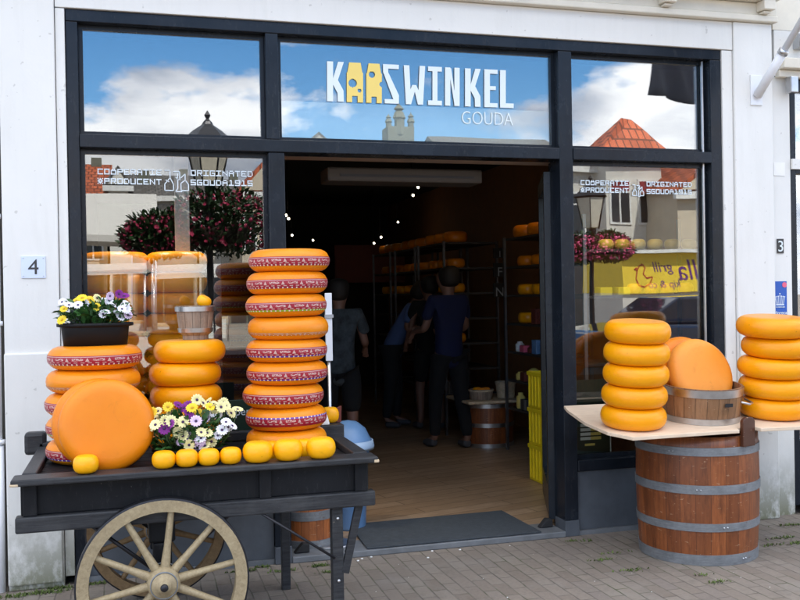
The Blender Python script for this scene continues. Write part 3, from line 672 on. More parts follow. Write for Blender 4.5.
# cheese profile
def cheese_prof(R, H, n=10, e=2.15, flat=.70):
    h = H/2; a = R*(1-flat); pts = []
    for i in range(n+1):
        t = -pi/2 + pi*i/n; ct, st = cos(t), sin(t)
        r = R-a + a*abs(ct)**(2/e); z = h*(1 if st > 0 else -1)*abs(st)**(2/e); pts.append((r, z))
    return [(0, -h*1.0)] + [(R*(flat)*.6, -h*1.0)] + pts + [(R*flat*.6, h*1.0), (0, h*1.0)]
def cheese(kind, R, H, loc, label, group, mat='wax_orange', band=None, tilt=None, name='round_cheese', n=56, yaw_=None):
    """wheel whose underside centre sits at loc"""
    prof = [(r, z+H/2) for r, z in cheese_prof(R, H, **(dict(e=2.2, flat=.42) if R < .1 else {}))]
    key = (kind, round(R, 4), round(H, 4), mat, band)
    if key in KIDS:
        o = copy_tree(KIDS[key])
    else:
        o = B().lathe(prof, (0,0,0), n, cap=False).build(name, mat, origin=(0,0,0)); o['_o'] = (0, 0, 0)
        for p in o.data.polygons: p.use_smooth = True
        if band:
            z0, z1 = (.25, .645) if band != 'band_bluetop' else (.24, .65)
            if band == 'band_faint': z0, z1 = .22, .34
            h = H/2; a = R*.30; bp = []
            for k in range(9):
                z = H*(z0+(z1-z0)*k/8); st = min(1, abs(z-h)/h); r = R-a+a*(max(0, 1-st**2.15))**(1/2.15)+.0012; bp.append((r, z))
            c = B().lathe(bp, (0,0,0), n, cap=False).build('label_band', band, o, origin=(0,0,0)); c.location = (0,0,0)
        KIDS[key] = o
    o.name = name
    o.location = loc
    o.rotation_mode = 'QUATERNION'
    q = Vector((0,0,1)).rotation_difference(Vector(tilt).normalized()).to_matrix().to_4x4() if tilt is not None else Matrix.Identity(4)
    o.rotation_quaternion = (q @ Matrix.Rotation(random.uniform(0, 6.28) if yaw_ is None else yaw_, 4, 'Z')).to_quaternion()
    for k in ('label', 'category', 'group'):
        if k in o: del o[k]
    tag(o, label, 'cheese', group); return o
ORD = ['topmost', 'second from the top', 'third from the top', 'fourth from the top', 'fifth from the top', 'sixth from the top', 'seventh from the top', 'eighth from the top', 'ninth from the top', 'tenth from the top', 'eleventh from the top']
BED = .80
# ================================================================== THE HAND CART
CF = -1.30; X0, X1 = .735, 2.262
cart = empty('hand_cart', (1.5, -.9, 0), 'old black wooden hand cart on pale spoked wheels, loaded with cheese', 'cart')
def C(name, mat, *boxes, bevel=.004, parent=None):
    b = B()
    for q in boxes: b.box(*q)
    return b.build(name, mat, parent or cart, bevel=bevel)
C('top_rail', 'cart_worn', (X0, X1, CF-.075, CF+.055, .800, .828), bevel=.007)
C('rail_end', 'bare_wood', (X0-.003, X0+.03, CF-.0765, CF-.02, .8015, .812), (X1-.02, X1+.003, CF-.0765, CF-.02, .8015, .815), bevel=.003)
C('side_board', 'cart_paint', (X0+.03, X1-.03, CF, CF+.03, .668, .799))
C('lower_beam', 'cart_worn', (X0+.01, X1-.005, CF-.03, CF+.03, .600, .667), bevel=.007)
for xa, xb in ((.775, .83), (1.738, 1.79), (2.165, 2.225)): C('side_post', 'cart_paint', (xa, xb, CF-.024, CF-.001, .668, .799))
C('top_rail', 'cart_worn', (X0+.03, X1-.05, -.50, -.44, .800, .850), bevel=.007)
C('side_board', 'cart_paint', (X0+.03, X1-.03, -.485, -.455, .668, .799)); C('lower_beam', 'cart_worn', (X0+.01, X1-.005, -.485, -.43, .600, .667), bevel=.007)
C('end_rail', 'cart_worn', (.765, .825, CF+.056, -.502, .80, .832), bevel=.006); C('end_rail', 'cart_worn', (2.175, 2.245, CF+.056, -.502, .80, .832), bevel=.006)
C('end_board', 'cart_paint', (.78, .81, CF+.031, -.487, .60, .799)); C('end_board', 'cart_paint', (2.19, 2.22, CF+.031, -.487, .60, .799))
C('corner_block', 'cart_worn', (.70, .80, -.50, -.42, .79, .90), bevel=.016)
bed = B()
for k in range(7): bed.box(.812, 2.188, CF+.058+k*.104, CF+.058+k*.104+.100, BED-.022, BED)
bed.build('bed', 'cart_paint', cart, bevel=.003)
C('bolster', 'cart_paint', (1.27, 1.38, CF+.032, -.49, .50, .599), bevel=.01)
C('axle_bracket', 'cart_paint', (1.285, 1.365, CF+.04, CF+.10, .30, .499), bevel=.01); C('axle_bracket', 'cart_paint', (1.285, 1.365, -.60, -.54, .30, .499), bevel=.01)
B().cyl((1.325, CF-.11, .356), (1.325, -.34, .356), .022).build('axle', 'dark_metal', cart)
for sx in (-1, 1):
    for yy in (CF+.05, -.50): B().cyl((1.325+sx*.30, yy, .605), (1.325+sx*.02, yy, .37), .009, n=10).build('stay', 'dark_metal', cart)
C('leg', 'cart_worn', (2.062, 2.112, CF+.0, CF+.055, .0, .599), bevel=.004)
C('leg', 'cart_worn', (1.955, 2.0, -.50, -.455, .0, .599), bevel=.004)
B().bar((2.19, CF+.01, .605), (2.118, CF+.01, .30), .022, .034).build('leg_brace', 'cart_worn', cart)
B().cyl((1.75, CF-.02, .60), (2.07, CF-.008, .375), .006, n=10).build('rod', 'dark_metal', cart)
for z in (.27, .55): B().sphere((2.087, CF-.003, z), .008, 6).build('bolt', 'steel', cart)
def wheel(y, wm, ym):
    c = Vector((1.325, y, .356)); ax = Vector((0, 1, 0)); R = .356
    root = B().lathe([(R-.056, -.026), (R-.008, -.026), (R-.006, 0), (R-.008, .026), (R-.056, .026)], c, 72, ax, closed=True, smooth=False)
    o = root.build('wheel', wm, cart)
    B().lathe([(R-.008, -.024), (R, -.022), (R, .022), (R-.008, .024)], c, 72, ax, closed=True, smooth=False).build('tyre', 'dark_metal', o)
    for k in range(10):
        a = radians(11+36*k + (7 if y > -1 else 0)); d = Vector((cos(a), 0, sin(a))); s = d.cross(ax)
        pts = []
        sb = B(); L0, L1 = .055, R-.050; N = 8
        ring = []
        for i in range(N+1):
            t = i/N; r = L0+(L1-L0)*t; w = .0155 if t > .4 else .0155+(.4-t)*.022; w *= (1+.12*sin(t*pi)); ring.append((r, w))
        vs = []
        for r, w in ring:
            for q in range(8):
                an = 2*pi*q/8; vs.append(c+d*r+s*(w*cos(an)*.85)+ax*(w*sin(an)))
        sb.add(vs, [(i*8+q, i*8+(q+1)%8, (i+1)*8+(q+1)%8, (i+1)*8+q) for i in range(N) for q in range(8)], True)
        sb.build('spoke', wm, o)
    h = B().lathe([(.0, -.085), (.026, -.085), (.030, -.060), (.050, -.058), (.066, -.035), (.070, 0), (.066, .035), (.045, .07), (0, .07)], c, 36, ax, cap=False); h.build('hub', wm, o)
    for z, r in ((-.058, .053), (.03, .070)): B().lathe([(r, z), (r+.004, z+.001), (r+.004, z+.011), (r, z+.012)], c, 36, ax, closed=True).build('hub_ring', 'hoop_steel', o)
    e = B().lathe([(0, -.098), (.012, -.098), (.016, -.092), (.016, -.080), (.021, -.079), (.021, -.084)], c, 20, ax, cap=False); e.build('axle_cap', 'dark_metal', o)
wheel(CF-.052, 'wheel_wood', 1); wheel(-.385, 'wheel_wood_dark', 1)
# ================================================================== CHEESES ON THE CART
# tall banded stack
g1 = 'banded cheese wheels in the tall stack on the cart'
tall = [(289.5, 'band_red'), (287.5, 'band_red'), (286.5, 'band_green'), (288.5, 'band_faint'), (287, 'band_blue'), (287.5, 'band_blue'), (283.5, 'band_red'), (286.7, 'band_bluetop'), (287, 'band_faint')]
H = .1085; YT = -.86
for i, (px, bd) in enumerate(tall):
    z = BED+(8-i)*H; x = Xat(px, YT, z)
    what = {'band_red': 'red printed band', 'band_green': 'green-edged red band', 'band_blue': 'blue-edged red band', 'band_bluetop': 'inverted blue-edged red band', 'band_faint': 'faint worn band'}[bd]
    cheese('t', .196, H, (x, YT, z), 'cheese wheel with a %s, %s of the tall stack' % (what, ORD[i].replace(' from the top', ' from top')), g1, 'wax_orange', bd, tilt=(random.uniform(-.012, .012), random.uniform(-.012, .012), 1))
g2 = 'cheese wheels in the stack under the black planter'
for i, bd in enumerate(['band_red', 'band_faint', 'band_red', 'band_green', 'band_blue']):
    z = BED+(4-i)*.107; px = (95.5, 94, 93, 94, 94)[i]
    cheese('l', .212, .107, (Xat(px, -.80, z), -.80, z), 'orange cheese wheel, %s of the stack under the oval black planter' % ORD[i], g2, 'wax_orange', bd)
g3 = 'plain yellow wheels in the middle stack on the cart'
for i, px in enumerate((190, 185.5, 186.5, 187, 186)):
    z = BED+(4-i)*.109
    cheese('m', .173, .109, (Xat(px, -.72, z), -.72, z), 'plain yellow wheel, %s of the stack under the small wooden pail' % ORD[i], g3, 'wax_yellow')
# two big wheels standing on edge
c = at(103, 427, -1.20); R = .203
ax = Vector((.02, -1, .20)).normalized()
def upright(px, Y, R, H, ax, zb, label, mat, grp):
    ax = Vector(ax).normalized(); u = sqrt(1-ax.z**2); zc = zb+R*u+H/2*abs(ax.z)
    x = Xat(px, Y, zc); cc = Vector((x, Y, zc)) - ax*H/2
    return cheese('u', R, H, cc, label, grp, mat, tilt=ax, name='round_cheese')
upright(107, -1.185, .200, .10, (.03, -1, .17), BED, 'big plain orange cheese wheel standing on edge at the front of the cart', 'wax_deep', 'large wheels standing on edge on the cart')
upright(99, -1.072, .198, .10, (.03, -1, .15), BED, 'big orange cheese wheel on edge behind the front one, only its rim showing', 'wax_deep', 'large wheels standing on edge on the cart')
# baby cheeses along the rail
RZ = .829
pos = [(86, .052, .075, 'alone at the left end of the cart rail'), (164, .050, .072, 'first of the three small ones right of the big upright wheel'), (187, .049, .072, 'second of the three small ones in the rail row'), (209, .047, .070, 'third small one in the rail row, under the cart flowers'), (231, .047, .070, 'small one in the rail row just left of the three larger ones'), (258, .066, .090, 'leftmost of the three larger ones below the tall stack'), (288, .066, .092, 'middle of the three larger ones below the tall stack'), (321, .066, .092, 'rightmost of the row at the right end of the cart rail')]
for px, r, h, lb in pos:
    cheese('b', r, h, (Xat(px, CF-.015, RZ), CF-.015+(.004 if r < .06 else .0), RZ), 'small yellow cheese, '+lb, 'small yellow cheeses along the cart rail', 'wax_baby', n=32, name='baby_cheese')
for px, Y, r, lb in ((273, -1.13, .05, 'half hidden between the left and middle larger ones'), (305, -1.12, .05, 'half hidden between the middle and right larger ones')):
    cheese('b2', r, .085, (Xat(px, Y, BED), Y, BED+.001), 'small yellow cheese '+lb, 'small yellow cheeses along the cart rail', 'wax_baby', n=32, name='baby_cheese')
cheese('b3', .048, .08, (Xat(330, -.60, .9), -.60, .885), 'small yellow cheese behind the tall stack beside the packets', 'small yellow cheeses along the cart rail', 'wax_baby', n=32, name='baby_cheese')
# a low dark box, packets and a brown card behind the tall stack
tag(bx(Xat(318, -.62, .85), Xat(341, -.62, .85), -.70, -.52, BED+.001, .884).build('wooden_box', 'cart_worn', bevel=.005), 'low dark wooden box on the cart behind the tall cheese stack', 'box')
b = B().add([(0,0,0), (.075,0,0), (.08,.05,0), (.0,.05,0), (.01,.01,.05), (.06,.012,.065), (.065,.04,.05), (.012,.04,.045)], [(0,1,2,3), (4,5,6,7), (0,1,5,4), (1,2,6,5), (2,3,7,6), (3,0,4,7)])
o = b.build('snack_packet', 'paper', bevel=.008); o.location = (Xat(322, -.66, .9), -.67, .885); tag(o, 'crumpled white packet lying on the dark box by the tall stack', 'packet')
b = B().prism([(0,0,0), (.055,0,0), (.058,0,.085), (.02,0,.07)], (0, .02, 0)); o = b.build('brown_card', 'red_panel', bevel=.002); o.location = (Xat(336, -.60, .9), -.60, .885); tag(o, 'dark brown upright card on the box behind the tall stack', 'card')
# green opening hours placard behind the flowers
og = empty('opening_hours_board', (1.72, -.47, .85), 'dark green board with the word Open, behind the cart flowers', 'sign')
og['_o'] = (1.72, -.47, .85)
ob = at(236, 430, -.46)
bx(ob.x-.10, ob.x+.10, -.465, -.452, .852, 1.01).build('board', 'sign_green', og, bevel=.002)
q = at(226, 430, -.467); text_mesh('lettering', 'Open', .058, 'letter_white', facing(q.x, -.4655, .93), og, align='LEFT')
# ---------------------------------------------------------------- little pail
def staved(name, loc, label, cat, r0, r1, h, mat, hoops, th=.012, sx=1., sy=1., hoopmat='steel', tilt=None, bev=.0):
    """open tub: hoops list of (z0, z1)"""
    o = empty(name, (0, 0, 0), label, cat)
    rr = lambda z: r0+(r1-r0)*z/h
    prof = [(0, .0), (r0, .0), (rr(h*.5)+.003, h*.5), (r1, h), (r1-th, h), (r0-th, .03), (0, .03)]
    B().lathe(prof, (0,0,0), 64, sx=sx, sy=sy, cap=False, smooth=False).build('staves', mat, o)
    for z0, z1 in hoops:
        ra, rb = rr(z0)+.003, rr(z1)+.003
        hoop(ra-.001, z0+.0006, rb-.001, z1, .0045, 80, sx, sy).build('hoop', hoopmat, o)
    o.location = loc
    if tilt is not None: o.rotation_mode = 'QUATERNION'; o.rotation_quaternion = Vector((0,0,1)).rotation_difference(Vector(tilt).normalized())
    return o
ztop3 = BED+5*.109
def pail():
    o = empty('wooden_pail', (0,0,0), 'small grey brown wooden pail with steel hoops holding a yellow cheese', 'pail')
    h = .165; B().lathe([(0, 0), (.062, 0), (.062, .02), (.078, .035), (.094, h), (.084, h), (.070, .05), (0, .05)], (0,0,0), 56, cap=False, smooth=False).build('staves', 'pail_wood', o)
    B().lathe([(.090, .138), (.0975, .138), (.0985, .160), (.091, .160)], (0,0,0), 56, closed=True, smooth=False).build('hoop', 'steel', o)
    B().lathe([(.076, .036), (.083, .036), (.086, .056), (.078, .056)], (0,0,0), 56, closed=True, smooth=False).build('hoop', 'steel', o)
    o.location = (Xat(195.5, -.72, ztop3+.05), -.72, ztop3+.0005); return o
pl = pail()
cheese('b4', .036, .05, (pl.location.x+.03, -.75, ztop3+.165), 'tiny yellow cheese on top of the pail', None, 'wax_baby', n=28, name='baby_cheese', tilt=(.5, -.3, 1))
cheese('b4', .036, .05, (pl.location.x-.02, -.71, ztop3+.115), 'tiny yellow cheese tucked lower inside the pail', None, 'wax_baby', n=28, name='baby_cheese')
cheese('b4', .036, .05, (pl.location.x+.03, -.745, ztop3+.115), 'tiny yellow cheese lying under the top one in the pail', None, 'wax_baby', n=28, name='baby_cheese')
# ---------------------------------------------------------------- flowers
PROT = {}
def blossom(mat, eye, R, parent, loc, nrm, cup=.12, n=13):
    key = (mat, eye)
    if key not in PROT:
        b = B()
        for k in range(n):
            a = 2*pi*k/n; d = Vector((cos(a), sin(a), 0)); s = Vector((-sin(a), cos(a), 0)); w = .19; vs = []
            for t, ww, z in ((.12, .35, .0), (.45, .85, .10), (.8, 1., .15), (1.0, .45, .10)):
                vs += [d*t-s*w*ww+Vector((0,0,z)), d*t+Vector((0,0,z-.05)), d*t+s*w*ww+Vector((0,0,z))]
            b.add(vs, [(i*3+j, i*3+j+1, (i+1)*3+j+1, (i+1)*3+j) for i in range(3) for j in range(2)], True)
        o = b.build('blossom', mat, origin=(0,0,0)); o['_o'] = (0,0,0)
        e = B().lathe([(.24, .0), (.22, .10), (.12, .16), (0, .17)], (0,0,0), 10, cap=False).build('flower_eye', eye, o, origin=(0,0,0)); e.location = (0,0,0)
        PROT[key] = o
    else: o = copy_tree(PROT[key])
    o.parent = parent; o.location = loc; o.scale = (R, R, R); o.rotation_mode = 'QUATERNION'
    o.rotation_quaternion = Vector((0,0,1)).rotation_difference(Vector(nrm).normalized()) @ Matrix.Rotation(random.uniform(0, 6), 4, 'Z').to_quaternion()
    return o
def leaves(b, c, n, spread, size, rnd=random):
    for _ in range(n):
        uu = Vector((rnd.gauss(0,1), rnd.gauss(0,1), rnd.gauss(0,1))).normalized()*(rnd.random()**.45)*1.12; p = Vector(c)+Vector((uu.x*spread[0], uu.y*spread[1], uu.z*spread[2]))
        d = (p-Vector(c)); d = Vector((d.x/spread[0], d.y/spread[1], abs(d.z)/spread[2]*.6+.25)) + Vector((rnd.gauss(0, .4), rnd.gauss(0, .4), rnd.gauss(0, .4))); d.normalize()
        s = d.cross(Vector((rnd.gauss(0, .5), rnd.gauss(0, .5), 1))).normalized(); nn = s.cross(d); L = size*rnd.uniform(.7, 1.3); w = L*.22
        b.add([p, p+d*L*.4+s*w+nn*L*.06, p+d*L*.4, p+d*L*.4-s*w+nn*L*.06, p+d*L-nn*L*.12, p+d*L*.75+s*w*.8, p+d*L*.75-s*w*.8], [(0,2,1), (0,3,2), (1,2,4,5), (2,3,6,4)], True)
def planter(loc, label, r0, r1, h, sx, sy, rim, flowers, lsp, nl, fz):
    o = empty('flower_pot', (0,0,0), label, 'flower pot')
    B().lathe([(0, 0), (r0, 0), (r1-.006, h*.80), (r1-.006, h*.82), (r1+.003, h*.84), (r1+rim, h*.86), (r1+rim, h), (r1+rim-.007, h), (r1-.012, h*.86), (r1-.02, h*.8), (0, h*.8)], (0,0,0), 64, sx=sx, sy=sy, cap=False).build('pot', 'pot_black', o)
    B().lathe([(r1-.014, h*.80), (r1*.6, h*.86), (0, h*.88)], (0,0,0), 40, sx=sx, sy=sy, cap=False).build('soil', 'soil', o)
    b = B(); leaves(b, (0, .012, h+fz*.30), nl, (lsp[0], lsp[1]*1.1, lsp[2]), .044); b.build('foliage', 'leaf_mid', o)
    stt = B()
    for (x, y, z, R, mat, eye) in flowers:
        n = Vector((x*1.6+random.gauss(0, .38), -.85+random.gauss(0, .35)+y*1.2, .60+random.gauss(0, .35)))
        bl = blossom(mat, eye, R, o, (x, y, z), n)
        stt.tube([(x*.6, y*.6, h*.85), (x*.9, y*.9+.005, (h+z)/2), (x-n.normalized().x*.003, y+.004, z-.002)], .0018, 5)
    stt.build('stems', 'stem_green', o)
    o.location = loc; return o
KINDS = {'w': ('petal_white', 'eye_dark'), 'c': ('petal_cream', 'eye_dark'), 'l': ('petal_lilac', 'eye_dark'), 'y': ('petal_yellow', 'eye_yellow'), 'p': ('petal_purple', 'eye_dark')}
# planter on the left stack: blossoms traced as (px, py, kind)
zt2 = BED+5*.107; Y1 = -.80; x1 = Xat(95.5, Y1, zt2+.05)
F1 = [(62,302,'w'),(64,309,'y'),(62,320,'y'),(76,301,'y'),(82,298,'y'),(78,305,'w'),(84,304,'w'),(93,304,'y'),(97,307,'y'),(90,300,'y'),(104,302,'w'),(109,300,'w'),(113,305,'w'),(103,314,'w'),(107,312,'w'),(119,304,'w'),(122,309,'w'),(117,313,'w'),(120,317,'w'),(126,309,'w'),(128,315,'l'),(119,294,'p'),(124,296,'p'),(110,296,'l'),(97,298,'c'),(69,305,'w'),(126,303,'w')]
fl = []
for px, py, k in F1:
    yy = random.uniform(-.10, -.05) if py > 304 else random.uniform(-.04, .04)
    p = at(px, py, Y1+yy); fl.append((p.x-x1, yy, p.z-zt2, random.uniform(.019, .027), *KINDS[k]))
planter((x1, Y1, zt2), 'oval black planter of white and yellow daisies on the left cheese stack', .143, .158, .105, 1., .62, .014, fl, (.145, .09, .055), 420, .12)
Y2 = -1.12; x2 = Xat(190, Y2, .85)
F2 = [(152,412,'y'),(155,419,'c'),(158,411,'c'),(168,407,'y'),(172,414,'c'),(171,421,'c'),(178,405,'p'),(187,413,'p'),(190,417,'p'),(171,424,'p'),(165,423,'p'),(183,422,'c'),(189,424,'y'),(178,432,'c'),(187,436,'l'),(183,436,'c'),(189,445,'c'),(200,440,'l'),(201,438,'w'),(207,433,'c'),(205,446,'c'),(200,451,'l'),(203,403,'c'),(208,402,'c'),(214,404,'c'),(220,405,'c'),(226,406,'c'),(231,413,'c'),(215,411,'w'),(212,413,'w'),(210,407,'y'),(221,407,'c'),(206,418,'l'),(196,421,'l'),(226,422,'w'),(222,430,'w'),(228,427,'w'),(198,414,'y'),(192,408,'y'),(184,408,'p'),(152,426,'c')]
F2 += [(px+random.uniform(-7, 7), py+random.uniform(-5, 6), k) for px, py, k in F2 if random.random() < .45]
fl = []
for px, py, k in F2:
    yy = random.uniform(-.135, -.09) if py > 420 else random.uniform(-.07, .05)
    p = at(px, py, Y2+yy); fl.append((p.x-x2, yy, p.z-BED, random.uniform(.020, .029), *KINDS[k]))
planter((x2, Y2, BED), 'round black pot of purple, cream and lilac daisies among the cart cheeses', .125, .150, .085, 1.05, .85, .008, fl, (.16, .13, .085), 620, .17)
# ================================================================== BARREL TABLE ON THE RIGHT
bar = empty('wooden_barrel', (0,0,0), 'large red brown wooden barrel with four grey steel hoops under the board', 'barrel')
rb = lambda z: .333+.012*z/.7 + .010*sin(min(1, z/.72)*pi)
pf = [(0, .0)]+[(rb(z), z) for z in [k*.72/12 for k in range(13)]]+[(rb(.72)-.025, .72), (rb(.6)-.025, .60), (0, .60)]
B().lathe(pf, (0,0,0), 96, cap=False, smooth=True).build('staves', 'stave_wood', bar)
for z0, z1 in ((.0, .060), (.192, .238), (.402, .452), (.615, .662)):
    hoop(rb(z0), z0+.001, rb(z1), z1, .005).build('hoop', 'hoop_steel', bar)
for z0, z1 in ((.0, .060), (.192, .238), (.402, .452), (.615, .662)):
    for a in (-1.35, -1.29): B().sphere(((rb(z0)+.006)*cos(a-z0*2), (rb(z0)+.006)*sin(a-z0*2), (z0+z1)/2), .0055, 5).build('rivet', 'steel', bar)
bc = Vector((4.425, -.55, 0))
ea = atan2(-.86+.55, Xat(742, -.86, .75)-bc.x)
def ear(a):
    d = Vector((cos(a), sin(a), 0)); s = Vector((-sin(a), cos(a), 0)); r = rb(.7)+.003; w = .052
    pts = [(-w, .663), (w, .663), (w, .80)]+[(w*cos(t), .80+.028*sin(t)) for t in [k*pi/8 for k in range(1, 8)]]+[(-w, .80)]
    b = B().prism([d*r+s*u+Vector((0, 0, z)) for u, z in pts], d*.024); return b
e1 = ear(ea).build('stave_handle', 'stave_wood', bar, bevel=.004)
bar.location = bc
SL = .085
def bz(y): return .762+SL*(y+.945)
poly = [(3.80, -.075), (3.768, -.18), (3.705, -.54), (3.712, -.79), (3.785, -.925), (4.74, -.935), (5.35, -.94), (5.35, -.12)]
# notch the front edge where the stave handle rises
ex, ey = bc.x+cos(ea)*rb(.7), bc.y+sin(ea)*rb(.7)
poly = poly[:5]+[(ex-.075, ey-.0), (ex-.070, ey+.02), (ex+.055, ey+.02), (ex+.062, ey-.0)]+poly[6:]
poly = [(3.80, -.075), (3.768, -.18), (3.705, -.54), (3.712, -.79), (3.785, -.935), (ex-.07, ey-.045), (ex-.062, ey-.006), (ex+.062, ey-.006), (ex+.07, ey-.045), (5.35, ey-.09), (5.35, -.12)]
b = B().prism([(x, y, bz(y)-.02) for x, y in poly], (0, 0, .02)); tag(b.build('table_board', 'ply_wood', bevel=.003), 'pale plywood board with cut corners lying across the big barrel', 'board')
NB = Vector((0, -SL, 1)).normalized()
def onboard(px, Y, k, H, wob=0):
    z = bz(Y)+.001; base = Vector((Xat(px, Y, z), Y, z)); return base+NB*(H*k)
gl, gr = 'plain wheels in the left stack on the board', 'plain wheels in the right stack on the board'
for i, px in enumerate((637, 636.3, 635.5, 634, 633)):
    p = onboard(633.5, -.70, 4-i, .1195); p.x = Xat(px, p.y, p.z); cheese('r', .183, .1195, p, 'plain glossy cheese wheel, %s of the stack left of the tub' % ORD[i], gl, 'wax_yellow', tilt=NB)
for i, px in enumerate((772, 777, 773, 774, 773)):
    p = onboard(773, -.66, 4-i, .1195); p.x = Xat(px, p.y, p.z); cheese('r2', .205, .1195, p, 'plain glossy cheese wheel, %s of the stack at the right edge' % ORD[i], gr, 'wax_yellow', tilt=NB)
YTB = -.60
tb = onboard(700, YTB, 0, 0); tub = staved('wooden_tub', tb, 'low brown wooden tub with steel hoops between the two stacks on the board', 'tub', .215, .232, .205, 'tub_wood', [(.0, .034), (.155, .200)], tilt=NB, hoopmat='steel')
hd = B().tube([(.240*cos(-1.0), .240*sin(-1.0), .125), (.275*cos(-.85), .275*sin(-.85), .112), (.285*cos(-.65), .285*sin(-.65), .110), (.245*cos(-.50), .245*sin(-.50), .125)], .0065, 8)
tub['_o'] = (0,0,0)
hd.build('tub_handle', 'steel', tub); bx(.0, .05, -.2385, -.2355, .108, .128).build('maker_plate', 'sign_dark', tub)
# two wheels stood on edge in the tub
for px, Y, R, ax, zo, lb, mt in ((700, -.60, .218, (.10, -1, .34), .030, 'pale orange cheese wheel stood on edge in the tub, the front one', 'wax_peach'), (684, -.475, .205, (.0, -1, .30), .062, 'orange cheese wheel stood on edge at the back of the tub', 'wax_deep')):
    ax = Vector(ax).normalized(); H = .105; zc = bz(-.6)+zo+R*sqrt(1-ax.z**2)+H/2*ax.z; cc = Vector((Xat(px, Y, zc), Y, zc))-ax*H/2
    cheese('v', R, H, cc, lb, 'wheels standing in the wooden tub', mt, tilt=ax)
# ================================================================== BEHIND THE GLASS
db = empty('display_bench', (1.5, .4, 0), 'dark display bench behind the left window carrying the inner cheese stacks', 'bench')
bx(.90, 1.96, .16, 1.25, .46, .50).build('bench_top', 'interior_wall', db); 
for x in (.95, 1.88): bx(x, x+.05, .2, 1.2, FZ, .459).build('leg', 'dark_metal', db)
def inner(px, Y, R, H, n, z0, mat, grp, where, band=None, jit=.6):
    for i in range(n):
        z = z0+(n-1-i)*H
        cheese('i'+grp, R, H, (Xat(px+random.uniform(-jit, jit), Y, z), Y, z), 'cheese behind glass, %s of the %s' % (ORD[i], where), grp, mat, band, n=40)
inner(116, .30, .190, .12, 11, .501, 'wax_inside', 'inner left window stack', 'leftmost inner stack')
inner(177, .30, .180, .12, 11, .501, 'wax_inside', 'inner middle window stack', 'inner stack behind the wooden pail')
tag(bx(Xat(214, .42, 1.4), Xat(222, .42, 1.4), .42, .46, .501, 1.80).build('display_stand', 'dark_metal', bevel=.003), 'dark upright display stand between the inner cheese stacks', 'stand')
for z in (1.58, 1.44): pass
# right window rack
def rack(name, x0, x1, y0, y1, ztop, shelves, label, mat='rack_steel'):
    o = empty(name, ((x0+x1)/2, (y0+y1)/2, FZ), label, 'rack')
    for x in (x0, x1-.025):
        for y in (y0, y1-.025): bx(x, x+.025, y, y+.025, FZ, ztop).build('post', mat, o)
    for z in shelves: bx(x0+.026, x1-.026, y0+.002, y1-.002, z-.02, z).build('shelf', 'unit_grey', o)
    return o
def zat(px, py, Y): return at(px, py, Y).z
YR = .62
zs = [zat(640, y, YR) for y in (249, 295, 362, 415)]
rx0, rx1 = Xat(584, YR, 1.5), Xat(712, YR, 1.5)
rack('window_rack', rx0, rx1, YR, YR+.42, zs[0]+.25, zs, 'steel rack of small round cheeses behind the right window')
kk = 0
for r, (pxs, rr, hh) in enumerate((((606, 622, 638, 655, 672, 689), .058, .078), ((634, 652, 668, 686), .055, .085), ((612, 628, 645, 664, 684), .064, .100), ((600, 620, 640, 660, 680), .06, .09))):
    for k, px in enumerate(pxs):
        Y = YR+.11; z = zs[r]
        cheese('w%d' % r, rr, hh, (Xat(px, Y, z), Y, z), 'small round cheese, %s shelf of the window rack, %s from left' % (('top', 'second', 'third', 'bottom')[r], ('first', 'second', 'third', 'fourth', 'fifth', 'sixth')[k]), 'small cheeses on the window rack', 'cheese_round' if r != 1 else 'wax_baby', n=24, name='small_cheese')
for k, px in enumerate((604, 622)):
    Y = YR+.12; z = zs[1]; x = Xat(px, Y, z); tag(bx(x-.05, x+.05, Y-.04, Y+.05, z, z+.06).build('yellow_tin', 'yellow_plastic', bevel=.006), 'yellow tin on the second shelf of the window rack, %s' % ('the left one' if k == 0 else 'the right one'), 'tin', 'yellow tins')
# poster low in the right window
po = empty('price_poster', (4.0, .095, .5), 'dark green price poster with white and yellow lines low in the right window', 'poster')
a, b_ = at(576, 405, .09), at(611, 456, .09)
bx(a.x, b_.x, .09, .094, b_.z, a.z+.16).build('sheet', 'sign_green', po)
bx(b_.x-.006, b_.x, .086, .0895, b_.z, a.z+.16).build('border', 'paper', po); bx(a.x, b_.x-.007, .086, .0895, b_.z, b_.z+.006).build('border', 'paper', po)
for k, y in enumerate((425.3, 429.8, 434.3, 438.7)):
    p, q, r = at(580.5, y, .088), at(590.5, y, .088), at(601, y, .088)
    bx(p.x, q.x, .086, .0895, p.z-.011, p.z+.008).build('price_strip', 'paper', po); bx(q.x+.001, r.x, .086, .0895, p.z-.011, p.z+.008).build('price_strip', 'letter_yellow', po)
p = at(585, 446, .088); bx(p.x, p.x+.07, .086, .0895, p.z, p.z+.014).build('price_strip', 'letter_yellow', po)
# ------------------------------------------------------------------ in the doorway
o = staved('small_barrel', (2.235, .27, FZ), 'orange brown barrel standing just inside the doorway behind the cart leg', 'barrel', .16, .175, .46, 'stave_inside', [(.0, .05), (.17, .225), (.40, .45)], hoopmat='hoop_steel')
